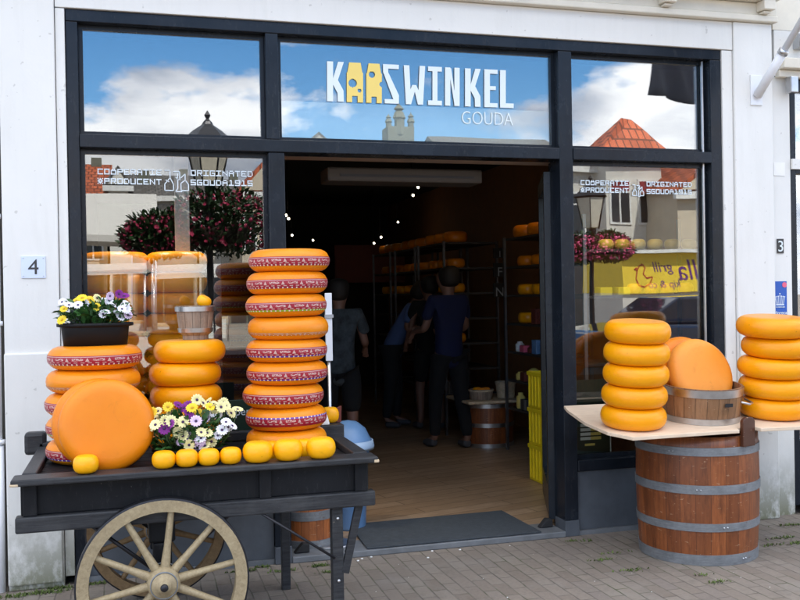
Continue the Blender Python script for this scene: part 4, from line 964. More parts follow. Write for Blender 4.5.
# blue lidded bin
bn = empty('blue_bin', (0,0,0), 'blue plastic bin with a rounded pale lid behind the right end of the cart', 'bin')
bl = Vector((Xat(348, .55, .5), .55, FZ)); zl_ = zat(374, 449, .5)-FZ; zt_ = zat(348, 420, .55)-FZ
b = B().lathe([(0, 0), (.100, 0), (.110, .02), (.128, zl_-.04), (.138, zl_-.035), (.138, zl_-.002), (0, zl_-.002)], (0,0,0), 32, cap=False); b.build('bin_body', 'blue_plastic', bn)
b = B().lathe([(.156, zl_), (.160, zl_+.012), (.150, zl_+(zt_-zl_)*.35), (.115, zl_+(zt_-zl_)*.72), (.06, zl_+(zt_-zl_)*.95), (0, zt_)], (0,0,0), 32, cap=False); b.build('lid', 'blue_plastic', bn)
b = B().lathe([(.163, zl_+.002), (.166, zl_+.02), (.158, zl_+.06), (.150, zl_+.06), (.155, zl_+.02)], (.006, -.004, .003), 32, closed=True); b.build('lid_rim', 'pale_blue', bn)
bn.location = bl
# white card holder right of the tall stack
ph = empty('card_holder', (0,0,0), 'white upright card holder standing just right of the tall banded stack', 'holder')
x = Xat(329, .15, 1.4); zt, zb = zat(329, 293, .15), zat(329, 361, .15)
ph.location = (x, .15, FZ); ph['_o'] = (x, .15, FZ)
bx(x-.022, x+.020, .15, .165, zb, zt).build('panel', 'white_plastic', ph, bevel=.003); B().cyl((x, .17, FZ), (x, .17, zb+.1), .012).build('pole', 'steel', ph); B().cyl((x, .17, FZ), (x, .17, FZ+.015), .12, n=24).build('foot', 'steel', ph); bx(x-.028, x+.026, .14, .149, zt-.15, zt-.13).build('clip', 'grey_plastic', ph)
# yellow crates
def crate(loc, label, w=.20, d=.30, h=.30):
    o = empty('plastic_crate', (0,0,0), label, 'crate', 'yellow crates stacked by the right doorpost')
    b = B(); t = .012
    b.box(-w/2, w/2, -d/2, -d/2+t, 0, h); b.box(-w/2, w/2, d/2-t, d/2, 0, h); b.box(-w/2, -w/2+t, -d/2+t, d/2-t, 0, h); b.box(w/2-t, w/2, -d/2+t, d/2-t, 0, h); b.box(-w/2+t, w/2-t, -d/2+t, d/2-t, 0, t)
    b.build('crate_body', 'yellow_plastic', o, bevel=.003)
    r = B(); r.box(-w/2-.012, w/2+.012, -d/2-.012, -d/2, h-.03, h); r.box(-w/2-.012, -w/2, -d/2, d/2, h-.03, h); r.box(w/2, w/2+.012, -d/2, d/2, h-.03, h)
    for k in range(4): xx = -w/2+w*(k+.5)/4; r.box(xx-.006, xx+.006, -d/2-.010, -d/2, .02, h-.032)
    for k in range(5): yy = -d/2+d*(k+.5)/5; r.box(-w/2-.010, -w/2, yy-.006, yy+.006, .02, h-.032)
    r.build('rim', 'yellow_plastic', o, bevel=.002); o.location = loc; return o
cx_, cy_ = 4.16, .95
cp = atz(545, 474, FZ); 
YC = 1.45; XC = Xat(543.5, YC, .4)
for k, lb in enumerate(('bottom', 'middle', 'top')):
    crate((XC+.04, YC, FZ+.001+k*.292), 'yellow plastic crate, the %s one of the pile beside the door leaf' % lb, h=.29)
# wall racks receding into the shop
rk = []
for i, (x0, x1, y0, y1) in enumerate(((4.67, 5.12, 2.05, 3.0), (4.42, 5.05, 4.05, 5.0), (4.45, 5.05, 5.2, 6.1), (4.45, 5.05, 6.3, 7.2))):
    top = (2.07, 2.10, 2.10, 2.10)[i]
    sh = [top-.005-.27*k for k in range(7)]
    rack('cheese_rack', x0, x1, y0, y1, top+.005, sh, ('tall steel cheese rack nearest the right doorpost', 'second steel cheese rack, deeper in the dark shop', 'third steel cheese rack in the dark shop', 'fourth and farthest steel cheese rack in the dark shop')[i])
    where = ('nearest', 'second', 'third', 'farthest')[i]
    for s, z in enumerate(sh[:4 if i == 0 else 5]):
        n = (3, 3, 3, 3, 3)[s] if s != 3 else 2
        for k in range(n):
            y = y0+.17+k*(y1-y0-.3)/max(1, n-1); R = .135 if s == 0 else .10
            if i > 1 and s > 2: continue
            cheese('k%d' % (s == 0), R, .12 if s == 0 else .10, (x0+.20, y, z+.001), 'orange cheese on the %s rack, %s shelf, %s towards the back' % (where, ('top', 'second', 'third', 'fourth', 'fifth')[s], ('first', 'second', 'third')[k]), 'cheeses on the shop racks', 'wax_deep' if s < 2 else 'wax_yellow', n=28)
for i, (x0, y0, top) in enumerate(((4.67, 2.05, 2.07), (4.42, 4.05, 2.10))):
    for s in (3, 4, 5, 6):
        for k in range(6):
            z = top-.005-.27*s; hh = random.uniform(.06, .15); yy = y0+.08+k*.14; mt = random.choice(['red_panel', 'pink', 'paper', 'interior_brown', 'letter_yellow', 'blue_plastic', 'tile_grey'])
            if s < 4 and k > 2: continue
            b = B().lathe([(.035, 0), (.042, .01), (.042, hh*.75), (.025, hh*.85), (.025, hh), (0, hh)], (0,0,0), 16, cap=False) if k % 2 else bx(-.045, .045, -.05, .05, 0, hh)
            o = b.build('jar' if k % 2 else 'gift_box', mt, bevel=0 if k % 2 else .004); o.location = (x0+.09, yy, z+.002)
            tag(o, '%s on the %s rack, %s shelf, place %d from the door' % ('small jar' if k % 2 else 'small box', ('nearest', 'second')[i], ('', '', '', 'fourth', 'fifth', 'sixth', 'lowest')[s], k+1), 'jar' if k % 2 else 'box', 'small goods on the shop racks')
# loose goods on lower shelves of the nearest rack
for k, (y, mt, r) in enumerate(((2.2, 'leaf_mid', .07), (2.42, 'interior_brown', .065), (2.7, 'letter_yellow', .06))):
    z = 2.07-.005-.27*5; b = B().sphere((0, 0, r), r, 8); o = b.build('wax_ball', mt); o.location = (4.84, y, z+.002); tag(o, ('green round item low on the nearest rack', 'brown round item low on the nearest rack', 'yellow round item low on the nearest rack')[k], 'ball')
# inner barrel table with baskets
o = staved('small_barrel', (4.62, 3.35, FZ), 'dark barrel with steel hoops deep inside the shop left of the racks', 'barrel', .25, .27, .44, 'stave_wood', [(.0, .04), (.20, .24), (.39, .43)], hoopmat='steel')
tag(bx(4.30, 4.95, 3.02, 3.68, FZ+.442, FZ+.47).build('round_board', 'bare_wood', bevel=.01), 'wooden board lying on the dark barrel inside the shop', 'board')
for k, (x, y, r, h, mt, lb) in enumerate(((4.50, 3.2, .12, .10, 'pail_wood', 'low wicker basket on the board inside the shop'), (4.78, 3.25, .10, .16, 'bare_wood', 'taller wicker basket on the board inside the shop'))):
    o = staved('basket', (x, y, FZ+.472), lb, 'basket', r*.85, r, h, mt, [(h*.8, h*.98)], hoopmat='bare_wood')
    for q in range(3): cheese('q', .045, .06, (x+.05*cos(q*2.1), y+.05*sin(q*2.1), FZ+.472+h*.55), 'small cheese heaped in the %s, %s' % ('low basket' if k == 0 else 'taller basket', ('right one', 'left rear one', 'left front one')[q]), None, 'wax_baby' if q % 2 else 'wax_peach', n=20, name='baby_cheese')
# counter on the left of the shop
ct = empty('shop_counter', (2.2, 4.2, FZ), 'dark shop counter with a pale top seen behind the tall stack', 'counter')
bx(1.6, 3.2, 4.0, 4.6, FZ, .98).build('counter_body', 'interior_wall', ct); bx(1.55, 3.25, 3.95, 4.65, .981, 1.02).build('counter_top', 'grey_plastic', ct)
bx(1.8, 3.1, 4.15, 4.2, 1.021, 1.36).build('glass_guard', 'window_glass', ct)
for k in range(5): B().lathe([(.03, 0), (.06, .04), (.06, .10), (.03, .14)], (1.9+k*.25, 4.4, 1.021), 14).build('jar', 'pale_post' if k % 2 else 'red_panel', ct)
# lettered wall panels
for k, (py0, py1, ch) in enumerate(((248, 258, 'I'), (263, 277, 'F'), (283, 297, 'N'))):
    a = at(493, py0, 4.0); c = at(505, py1, 4.0); o = empty('letter_tile', (a.x, 4, a.z), 'dim framed letter %s hanging between the racks' % ch, 'frame')
    bx(a.x, c.x, 3.98, 4.0, c.z, a.z).build('board', 'interior_wall', o); text_mesh('letter', ch, abs(a.z-c.z)*.9, 'grey_plastic', facing((a.x+c.x)/2, 3.976, c.z+.01), o)
# ------------------------------------------------------------------ PEOPLE
def skin(name, pts, edges, mat, parent, sub=2):
    me = bpy.data.meshes.new(name); me.from_pydata([Vector(p[:3]) for p in pts], edges, []); o = bpy.data.objects.new(name, me); COL.objects.link(o)
    md = o.modifiers.new('skin', 'SKIN')
    for i, p in enumerate(pts):
        sv = me.skin_vertices[0].data[i]; sv.radius = (p[3], p[4] if len(p) > 4 else p[3]); sv.use_root = (i == 0)
    sb = o.modifiers.new('sub', 'SUBSURF'); sb.levels = sb.render_levels = sub
    me.materials.append(MAT[mat]); md.use_smooth_shade = True
    if parent: o.parent = parent
    return o
def person(loc, rz, label, shirt, legs, hair='hair', lean=0., arms=(0.2, 0.2), stride=.1, shorts=True, s=1., bend=0.):
    o = empty('person', (0,0,0), label, 'person')
    def T(x, y, z): # lean the upper body forward about the hips (facing -Y)
        if z > .95: dz = z-.95; return (x+lean*dz, y-sin(bend)*dz, .95+cos(bend)*dz)
        return (x, y, z)
    V = []; E_ = []
    def v(x, y, z, r, r2=None, t=True): V.append((*(T(x, y, z) if t else (x, y, z)), r, r2 or r)); return len(V)-1
    p = v(0, 0, .95, .105, .08); w = v(0, 0, 1.12, .09, .07); c = v(0, 0, 1.32, .11, .08); n = v(0, .01, 1.475, .046); h0 = v(0, -.01, 1.575, .092, .100); h1 = v(0, -.015, 1.65, .112, .122); h2 = v(0, -.005, 1.72, .078, .085)
    E_ += [(p, w), (w, c), (c, n), (n, h0), (h0, h1), (h1, h2)]
    nose = v(0, -.108, 1.60, .012); E_.append((h0, nose))
    AR = []
    for sd, a in ((-1, arms[0]), (1, arms[1])):
        s0 = v(sd*.17, 0, 1.41, .045); e = v(sd*(.23), -.10*a, 1.15, .040); ha = v(sd*.22, -.10-.30*a, .95+.28*a, .027); pm = v(sd*.215, -.13-.34*a, .89+.30*a, .030, .018)
        E_ += [(c, s0), (s0, e), (e, ha), (ha, pm)]; AR.append((s0, e))
        for k in range(4): f = v(sd*.215+(k-1.5)*.016, -.15-.40*a, .81+.30*a+abs(k-1.3)*.006, .0085); E_.append((pm, f))
        th = v(sd*.18, -.16-.36*a, .86+.30*a, .009); E_.append((pm, th))
    for sd in (-1, 1):
        hp = v(sd*.10, 0, .86, .078, t=False); kn = v(sd*.11, -.02-sd*stride*.5, .49, .058, t=False); an = v(sd*.11, -sd*stride+.02, .09, .037, t=False); to = v(sd*.12, -sd*stride-.14, .035, .030, .022, t=False)
        E_ += [(p, hp), (hp, kn), (kn, an), (an, to)]
    skin('body', V, E_, 'skin', o)
    # shirt
    S = [(*T(0, 0, .74), .160, .125), (*T(0, 0, .93), .162, .128), (*T(0, 0, 1.12), .135, .105), (*T(0, 0, 1.33), .165, .118), (*T(0, .01, 1.46), .068), (*T(-.18, 0, 1.42), .068), (*T(-.235, -.05, 1.22), .058), (*T(.18, 0, 1.42), .068), (*T(.235, -.05, 1.22), .058)]
    skin('shirt', S, [(0,1), (1,2), (2,3), (3,4), (3,5), (5,6), (3,7), (7,8)], shirt, o)
    if shorts: L = [(0, 0, .99, .142, .115), (-.10, 0, .84, .112), (-.11, -.01+stride*.45, .50, .088), (.10, 0, .84, .105), (.11, -.01-stride*.45, .52, .085)]
    else: L = [(0, 0, .99, .142, .115), (-.10, 0, .84, .112), (-.11, -.02+stride*.5, .49, .082), (.10, 0, .84, .105), (.11, -.02-stride*.5, .49, .075), (-.11, stride+.02, .10, .055), (.11, -stride+.02, .10, .055)]
    skin('trousers', L, [(0,1), (1,2), (0,3), (3,4)]+([] if shorts else [(2,5), (4,6)]), legs, o)
    for sd in (-1, 1): skin('shoe', [(sd*.11, -sd*stride+.03, .05, .048), (sd*.12, -sd*stride-.06, .045, .045, .04), (sd*.125, -sd*stride-.15, .035, .036, .03)], [(0,1), (1,2)], 'shoe', o)
    skin('hair', [(*T(0, .045, 1.535), .078, .080), (*T(0, .040, 1.60), .104, .110), (*T(0, .026, 1.67), .118, .124), (*T(0, .0, 1.745), .095)], [(0,1), (1,2), (2,3)], hair, o)
    o.location = loc; o.rotation_euler.z = rz; o.scale = (s, s, s); return o
person((Xat(449, 3.3, .9), 3.3, FZ), pi+.25, 'person in a dark navy top and long trousers seen from behind, deep inside the shop', 'cloth_navy', 'cloth_black', stride=.12, shorts=False, arms=(.5, .6), s=1.02)
person((Xat(430, 4.6, .9), 4.6, FZ), pi+.1, 'person with bare lower legs half hidden behind the one in navy', 'cloth_black', 'cloth_black', stride=.06, arms=(.2, .2), s=.98)
person((Xat(392, 4.9, .9), 4.9, FZ), 1.2, 'person in a blue shirt leaning forward over the dark counter', 'cloth_blue', 'denim', stride=.05, bend=.55, arms=(.8, .8), shorts=False)
person((Xat(340, 2.6, .9), 2.6, FZ), pi-.3, 'person in a patterned top and dark shorts just right of the tall cheese stack', 'cloth_pattern', 'cloth_black', stride=.08, arms=(.6, .3), s=.95)
# ================================================================== THE SQUARE BEHIND THE CAMERA (seen mirrored in the panes)
MY = .12
def opp(px, py, Yp): p = at(px, py, Yp); return Vector((p.x, MY-p.y, p.z))
def street_lamp(px, Yp, ytop, ylan, fw, label, pet, lamp_k):
    c = opp(px, 200, Yp); top = opp(px, ytop, Yp).z; lan = opp(px, ylan, Yp).z
    o = empty('street_lamp', (0,0,0), label, 'street lamp'); h = (top-lan)*1.0; 
    B().lathe([(.0, 0), (.16, 0), (.16, .06), (.11, .12), (.10, .55), (.065, .60), (.05, .8), (.042, lan-.05), (.06, lan-.03), (.03, lan)], (0,0,0), 24, cap=False).build('pole', 'dark_metal', o)
    g = B(); s = h*1.28
    g.lathe([(s*.16, lan+.02), (s*.30, lan+s*.55)], (0,0,0), 6, smooth=False); g.build('lantern_glass', 'lamp_glass', o)
    fr = B(); fr.lathe([(s*.31, lan+s*.55), (s*.36, lan+s*.58), (s*.20, lan+s*.72), (s*.08, lan+s*.80), (s*.06, lan+s*.84), (.02, lan+s*.88), (s*.045, lan+s*.93), (0, lan+s)], (0,0,0), 6, cap=False, smooth=False)
    for k in range(6):
        a = 2*pi*k/6; fr.cyl((s*.165*cos(a), s*.165*sin(a), lan), (s*.305*cos(a), s*.305*sin(a), lan+s*.56), .011, n=6)
    fr.build('lantern_cap', 'dark_metal', o)
    o.location = (c.x, c.y, 0)
    return o, c
def basket(c, z, R, label, pet, grp, rnd=random):
    o = empty('hanging_basket', (0,0,0), label, 'flower basket', grp)
    B().lathe([(0, 0), (R*.4, .03), (R*.62, R*.4), (R*.58, R*.42), (0, R*.38)], (0,0,0), 20, cap=False).build('basket', 'soil', o)
    b = B(); leaves(b, (0, 0, R*.5), 2600, (R, R*.8, R*.66), .085); b.build('foliage', 'leaf_dark', o)
    f = B()
    for _ in range(420 if pet == 'petal_red' else 800):
        th = random.uniform(0, 2*pi); u = random.uniform(-.75, 1); r = R*random.uniform(.98, 1.2); p = Vector((r*cos(th)*sqrt(1-u*u*.8), r*.8*sin(th)*sqrt(1-u*u*.8), R*.5+u*R*.62)); n = Vector((random.gauss(0,1), random.gauss(0,1), random.gauss(0,1))).normalized(); s = n.orthogonal().normalized()*random.uniform(.018, .034); t = n.cross(s)
        f.add([p+s, p+(s*.5+t*.8), p-(s*.5-t*.8), p-s, p-(s*.5+t*.8), p+(s*.5-t*.8), p+n*.018], [(0,1,6), (1,2,6), (2,3,6), (3,4,6), (4,5,6), (5,0,6)])
    f.build('blossoms', pet, o); o.location = (c.x, c.y, z); return o
YL1, YL2 = 7.2, 11.5
l1, c1 = street_lamp(209, YL1, 126, 184, 0, 'black lantern on a post opposite the shop, with dark red flower baskets', None, 1)
z1 = opp(200, 250, YL1).z
basket(Vector((opp(158, 220, YL1).x, c1.y, 0)), z1-.05, .44, 'dark red flower basket left of the near lantern', 'petal_red', 'red hanging baskets'); basket(Vector((opp(222, 220, YL1).x, c1.y-.1, 0)), z1+.02, .66, 'dark red flower basket right of the near lantern', 'petal_red', 'red hanging baskets')
tag(B().tube([(opp(150, 190, YL1).x, c1.y, z1+.75), (c1.x, c1.y, z1+1.0), (opp(246, 190, YL1).x, c1.y, z1+.75)], .02, 8).build('basket_arm', 'dark_metal', l1), None)
l2, c2 = street_lamp(590, YL2, 186, 229, 0, 'black lantern on a post farther along, with bright pink flower baskets', None, 1)
z2 = opp(590, 262, YL2).z
basket(Vector((opp(577, 220, YL2).x, c2.y, 0)), z2, .46, 'bright pink flower basket left of the far lantern', 'petal_pink', 'pink hanging baskets'); basket(Vector((opp(608, 220, YL2).x, c2.y, 0)), z2+.03, .46, 'bright pink flower basket right of the far lantern', 'petal_pink', 'pink hanging baskets')
def house(px0, px1, Yp, yeave, yridge, wall, roof, label, kind='ridge', rows=2, cols=3, depth=9, shut=None, apex=None):
    a = opp(px0, yeave, Yp); b_ = opp(px1, yeave, Yp); ze = a.z/2+b_.z/2; zr = opp((px0+px1)/2, yridge, Yp+(depth*.42 if kind != 'gable' else 0)).z; y = a.y
    o = empty('town_house', (a.x/2+b_.x/2, y, 0), label, 'house'); xa, xb = a.x, b_.x
    bx(xa, xb, y-depth, y, 0, ze).build('wall', wall, o)
    ov = .25
    if kind == 'ridge':
        r = B().prism([(xa-ov, y+ov, ze-.05), (xa-ov, y-depth/2, zr), (xa-ov, y-depth-ov, ze-.05)], (xb-xa+2*ov, 0, 0))
        g = None
    elif kind == 'gable':
        r = B().prism([(xa-ov, y+ov, ze), ((xa+xb)/2, y+ov, zr), (xb+ov, y+ov, ze)], (0, -depth-2*ov, 0)); g = B().prism([(xa, y+.02+ov, ze+.02), ((xa+xb)/2, y+.02+ov, zr-.25), (xb, y+.02+ov, ze+.02)], (0, .03, 0)).build('gable', wall, o)
    else:
        ap = apex if apex is not None else (xa+xb)/2; r = B(); cs = [(xa-ov, y+ov, ze), (xb+ov, y+ov, ze), (xb+ov, y-depth-ov, ze), (xa-ov, y-depth-ov, ze)]
        r.add(cs+[(ap-.3, y-depth*.35, zr), (ap+.3, y-depth*.5, zr)], [(0,1,5,4), (1,2,5), (2,3,4,5), (3,0,4), (3,2,1,0)])
    r.build('roof', roof, o); bx(xa-ov, xb+ov, y+ov-.1, y+ov+.08, ze-.32, ze-.06).build('gutter', 'window_white', o)
    sf = bx(xa+.15, xb-.15, y, y+.12, .0, min(2.9, ze-1.0)).build('dark_shop_front', 'window_dark', o); n_ = max(2, int((xb-xa)/1.4))  # dark ground-floor front, added to dim the street reflected in the panes
    for j in range(n_+1): bx(xa+.15+(xb-xa-.36)*j/n_, xa+.21+(xb-xa-.36)*j/n_, y+.121, y+.15, 0, min(2.9, ze-1.0)).build('mullion', 'stone_tower', sf)
    for i in range(rows):
        for j in range(cols):
            x = xa+(xb-xa)*(j+.5)/cols; w = min(.55, (xb-xa)/cols*.3); z = ze-1.9-i*2.6
            if z < 3.6: continue
            wn = bx(x-w-.09, x+w+.09, y, y+.05, z-.85, z+.85).build('window', 'window_white', o)
            bx(x-w, x-.04, y+.051, y+.07, z-.76, z+.30).build('pane', 'window_dark', wn); bx(x+.04, x+w, y+.051, y+.07, z-.76, z+.30).build('pane', 'window_dark', wn); bx(x-w, x+w, y+.051, y+.07, z+.38, z+.76).build('pane', 'window_dark' if not shut else shut, wn)
    (bx((xa+xb)/2+1, (xa+xb)/2+1.5, y-depth/2-.3, y-depth/2+.3, zr-1, zr+.35).build('chimney', 'stone_tower', o) if rows == 2 else None)
    return o
house(30, 106, 44, 203, 162, 'render_cream', 'tile_orange', 'cream house with an orange tiled roof reflected at the far left')
house(108, 128, 42, 186, 166, 'render_white', 'tile_grey', 'narrow white gabled house reflected beside the orange roof', 'gable', cols=1)
house(130, 196, 44, 196, 174, 'render_grey', 'tile_grey', 'low grey house with a grey tiled roof reflected in the left window', cols=4)
house(198, 240, 46, 196, 178, 'render_white', 'tile_grey', 'white house reflected behind the near lantern')
house(242, 290, 40, 192, 158, 'render_cream', 'tile_orange', 'house with a red tiled roof reflected at the right of the left window', 'gable')
house(292, 345, 60, 160, 131, 'render_grey', 'tile_grey', 'grey gabled house reflected below the first sign letters', 'gable', rows=3)
house(450, 568, 60, 158, 136, 'render_grey', 'tile_grey', 'long grey house reflected below the small lettering', 'ridge', rows=3)
ho = opp(622, 120, 27)
house(606, 662, 26, 151, 118, 'render_white', 'tile_orange', 'white corner house with a steep orange hipped roof reflected at the right', 'hip', rows=3, cols=2, depth=1.6, apex=ho.x, shut='awning_red'); house(560, 605, 27, 164, 160, 'render_white', 'tile_grey', 'white flat-topped house reflected left of the hipped roof', 'ridge', rows=3, cols=1)
house(676, 760, 24, 190, 150, 'render_cream', 'tile_orange', 'cream house with dark eaves reflected at the right edge of the window', 'gable', rows=3, cols=3)
# town hall tower
tw = opp(406, 140, 62); ztw = opp(406, 122, 62).z; s_ = (62+5.4)*1.05/940
to = empty('town_hall', (tw.x, tw.y, 0), 'old stone town hall with small pointed turrets reflected below the sign', 'town hall')
bx(tw.x-6, tw.x+6, tw.y-14, tw.y-2, 0, ztw-1.4).build('wall', 'stone_tower', to); bx(tw.x-1.05, tw.x+1.1, tw.y-3.0, tw.y-1.2, 0, ztw).build('tower', 'stone_tower', to)
for dx, zt, r in ((0, opp(404, 97, 62).z, .42), (.92, opp(414, 107, 62).z, .24), (-.90, opp(393, 109, 62).z, .24)):
    B().lathe([(r, ztw-.6), (r, ztw+(zt-ztw)*.30), (r*1.3, ztw+(zt-ztw)*.34), (r*.9, ztw+(zt-ztw)*.55), (r*.5, ztw+(zt-ztw)*.62), (r*1.0, ztw+(zt-ztw)*.68), (r*.25, ztw+(zt-ztw)*.85), (0, zt)], (tw.x+dx, tw.y-2+.5, 0), 8, cap=False, smooth=False).build('spire', 'stone_tower', to)
# yellow market trailer
ty = 15.0; a = opp(622, 254, ty); b_ = opp(760, 254, ty); zb = opp(640, 293, ty).z
tr = empty('market_trailer', ((a.x+b_.x)/2, a.y, 0), 'yellow market stall trailer with purple lettering reflected in the right window', 'stall')
bx(a.x, b_.x, a.y-2.1, a.y, zb-.0, a.z).build('fascia_board', 'stall_yellow', tr); bx(a.x-.05, b_.x+.05, a.y-2.2, a.y+.25, a.z+.002, a.z+.08).build('roof', 'window_white', tr); bx(a.x+.02, b_.x, a.y-2.1, a.y-.1, .35, zb-.002).build('counter_body', 'canvas_white', tr)
for x in (a.x+.8, b_.x-.8): B().cyl((x, a.y-.2, .3), (x, a.y-.05, .3), .3, n=24).build('wheel', 'rubber', tr)
def facing_back(x, y, z): return Matrix.Translation((x, y, z)) @ Matrix.Rotation(radians(180), 4, 'Z') @ Matrix.Rotation(radians(90), 4, 'X')
q = opp(696, 280, ty); text_mesh('lettering', 'ella', .72, 'letter_purple', facing_back(q.x, a.y+.004, q.z), tr, shear=.3)
q = opp(664, 271, ty); text_mesh('lettering', 'grill', .34, 'letter_purple', facing_back(q.x, a.y+.004, q.z), tr, shear=.3)
q = opp(666, 287, ty); text_mesh('lettering', 'kip & co', .26, 'letter_purple', facing_back(q.x, a.y+.004, q.z), tr, shear=.3)
q = opp(643, 278, ty); b = B()
def sk(pts, w=.03):
    for p, r in zip(pts, pts[1:]): b.bar((q.x-p[0], a.y+.006, q.z+p[1]), (q.x-r[0], a.y+.006, q.z+r[1]), w, .006, up=Vector((0, 1, 0)))
sk([(-.30, .05), (-.22, -.12), (-.05, -.2), (.12, -.16), (.2, 0), (.16, .18), (.10, .3), (.0, .34), (-.08, .26), (-.02, .12), (-.12, .02), (-.30, .05)]); sk([(.16, .26), (.24, .22), (.14, .2)]); b.build('bird_outline', 'letter_red', tr)
# parked car
def car(px0, px1, Yp, label):
    a = opp(px0, 320, Yp); b_ = opp(px1, 320, Yp); L = 4.2; x0 = a.x; y = a.y; o = empty('parked_car', (x0+L/2, y-.9, 0), label, 'car')
    side = [(0, .35), (.02, .75), (.12, .86), (1.0, .96), (1.05, .97), (3.9, .93), (4.15, .85), (4.2, .4), (3.75, .28), (.4, .28)]
    B().prism([(x0+u, y-1.75, z) for u, z in side], (0, 1.75, 0)).build('body', 'car_paint', o, bevel=.06, seg=3)
    B().prism([(x0+1.0, y-1.62, .955), (x0+1.65, y-1.5, 1.42), (x0+3.0, y-1.5, 1.43), (x0+3.8, y-1.62, .94)], (0, 1.40, 0)).build('roof', 'car_paint', o, bevel=.05, seg=3)
    B().prism([(x0+1.25, y-.22, 1.0), (x0+1.72, y-.22, 1.36), (x0+2.95, y-.22, 1.37), (x0+3.5, y-.22, 1.0)], (0, .015, 0)).build('window', 'window_dark', o)
    for u in (.8, 3.35): w = B().cyl((x0+u, y-.15, .32), (x0+u, y+.03, .32), .32, n=28).build('wheel', 'rubber', o); B().cyl((x0+u, y+.031, .32), (x0+u, y+.04, .32), .2, n=16).build('rim', 'steel', w)
    return o
car(596, 0, 8.6, 'dark blue parked car reflected low in the right window')
# white market canopies
def stall(px0, px1, Yp, ylo, yhi, label, dp=2.2):
    a = opp(px0, ylo, Yp); b_ = opp(px1, ylo, Yp); zl = a.z; zh = opp((px0+px1)/2, yhi, Yp+dp/2).z
    o = empty('market_stall', ((a.x+b_.x)/2, a.y, 0), label, 'stall')
    B().prism([(a.x, a.y, zl), (a.x, a.y-dp/2, zh), (a.x, a.y-dp, zl), (a.x, a.y-dp, zl-.03), (a.x, a.y-dp/2, zh-.03), (a.x, a.y, zl-.03)], (b_.x-a.x, 0, 0)).build('canopy', 'canvas_white', o)
    bx(a.x, b_.x, a.y+.001, a.y+.012, zl-.13, zl-.005).build('valance', 'canvas_white', o)
    for x in (a.x+.05, b_.x-.05):
        for y in (a.y-.05, a.y-dp+.05): B().cyl((x, y, 0), (x, y, zl-.03), .025, n=8).build('pole', 'steel', o)
    bx(a.x+.1, b_.x-.1, a.y-.9, a.y-.1, .80, .86).build('table', 'bare_wood', o); bx(a.x+.12, b_.x-.12, a.y-.13, a.y-.11, .1, .799).build('table_cloth', 'canvas_white', o)
    return o
stall(20, 158, 13.5, 234, 194, 'large white market canopy reflected in the left window', 3.4)
stall(60, 146, 22, 269, 262, 'small white stall canopy reflected behind the inner cheeses'); stall(152, 262, 19, 274, 264, 'white stall canopy reflected above the wooden pail')
# ------------------------------------------------------------------ weeds and litter at the foot of the wall
b = B()
def tuft(x, y, n, s):
    for _ in range(n):
        p = Vector((x+random.gauss(0, s), y-abs(random.gauss(0, s*.4)), .002)); a = random.uniform(0, 6.28); d = Vector((cos(a)*.6, sin(a)*.6, random.uniform(.2, 1.1))).normalized()*random.uniform(.006, .022); w = Vector((-sin(a), cos(a), 0))*random.uniform(.002, .006)
        b.add([p-w, p+w, p+d*.6+w*.8, p+d, p+d*.6-w*.8], [(0,1,2,3,4)])
for (px, py, n, s) in ((243, 571, 140, .035), (262, 567, 50, .03), (320, 566, 90, .03), (330, 572, 70, .03), (285, 571, 60, .03), (590, 541, 22, .04), (573, 541, 25, .03), (612, 553, 20, .05), (780, 538, 60, .05), (795, 543, 90, .05), (700, 575, 20, .04), (715, 582, 40, .04), (600, 560, 40, .04), (15, 596, 100, .05), (45, 592, 200, .06), (60, 588, 100, .04), (630, 570, 40, .05), (790, 525, 60, .05), (770, 545, 30, .05), (100, 583, 120, .05)):
    p = atz(px, py, 0); tuft(p.x, min(p.y, -.02), n, s)
tag(b.build('wall_foot_weeds', 'moss'), 'low green weeds and moss along the foot of the wall', 'weeds', kind='stuff')
b = B()
for _ in range(22):
    p = atz(random.uniform(200, 800), random.uniform(545, 600), 0)
    if p.y > -.05: continue
    r = random.uniform(.0015, .004); b.lathe([(r, 0), (r*.7, r*.5), (0, r*.6)], (p.x, p.y, .001), 5, cap=False)
for px, py in ((350, 562), (362, 559), (371, 557), (427, 547), (428, 558), (460, 550), (358, 561)):
    p = atz(px, py, 0); b.lathe([(.008, 0), (.007, .004), (0, .005)], (p.x, min(p.y, -.05), .001), 6, cap=False)
tag(b.build('paving_grit', 'paper'), 'pale grit and crumbs scattered on the paving', 'grit', kind='stuff')
# ================================================================== LIGHT
EL, AZ = radians(50), radians(14)     # the sun stands behind the shop: the front and the paving lie in its shade
sd = Vector((sin(AZ)*cos(EL), cos(AZ)*cos(EL), sin(EL)))
sl = bpy.data.lights.new('sun', 'SUN'); sl.energy = 4.0; sl.angle = radians(.55); sl.color = (1, .95, .87)
so = bpy.data.objects.new('sun', sl); COL.objects.link(so); so.rotation_euler = (-sd).to_track_quat('-Z', 'Y').to_euler(); so.location = (0, 20, 20)
for x, y, z, pw in ((4.75, 2.5, 2.9, 14.0), (3.9, 5.4, 2.7, 3.5), (2.2, 5.2, 2.7, 2.0)):
    l = bpy.data.lights.new('shop_lamp', 'SPOT'); l.energy = pw*.14; l.color = (1, .72, .42); l.shadow_soft_size = .05; l.spot_size = radians(110); l.spot_blend = .6
    o = bpy.data.objects.new('shop_lamp', l); COL.objects.link(o); o.location = (x, y, z)
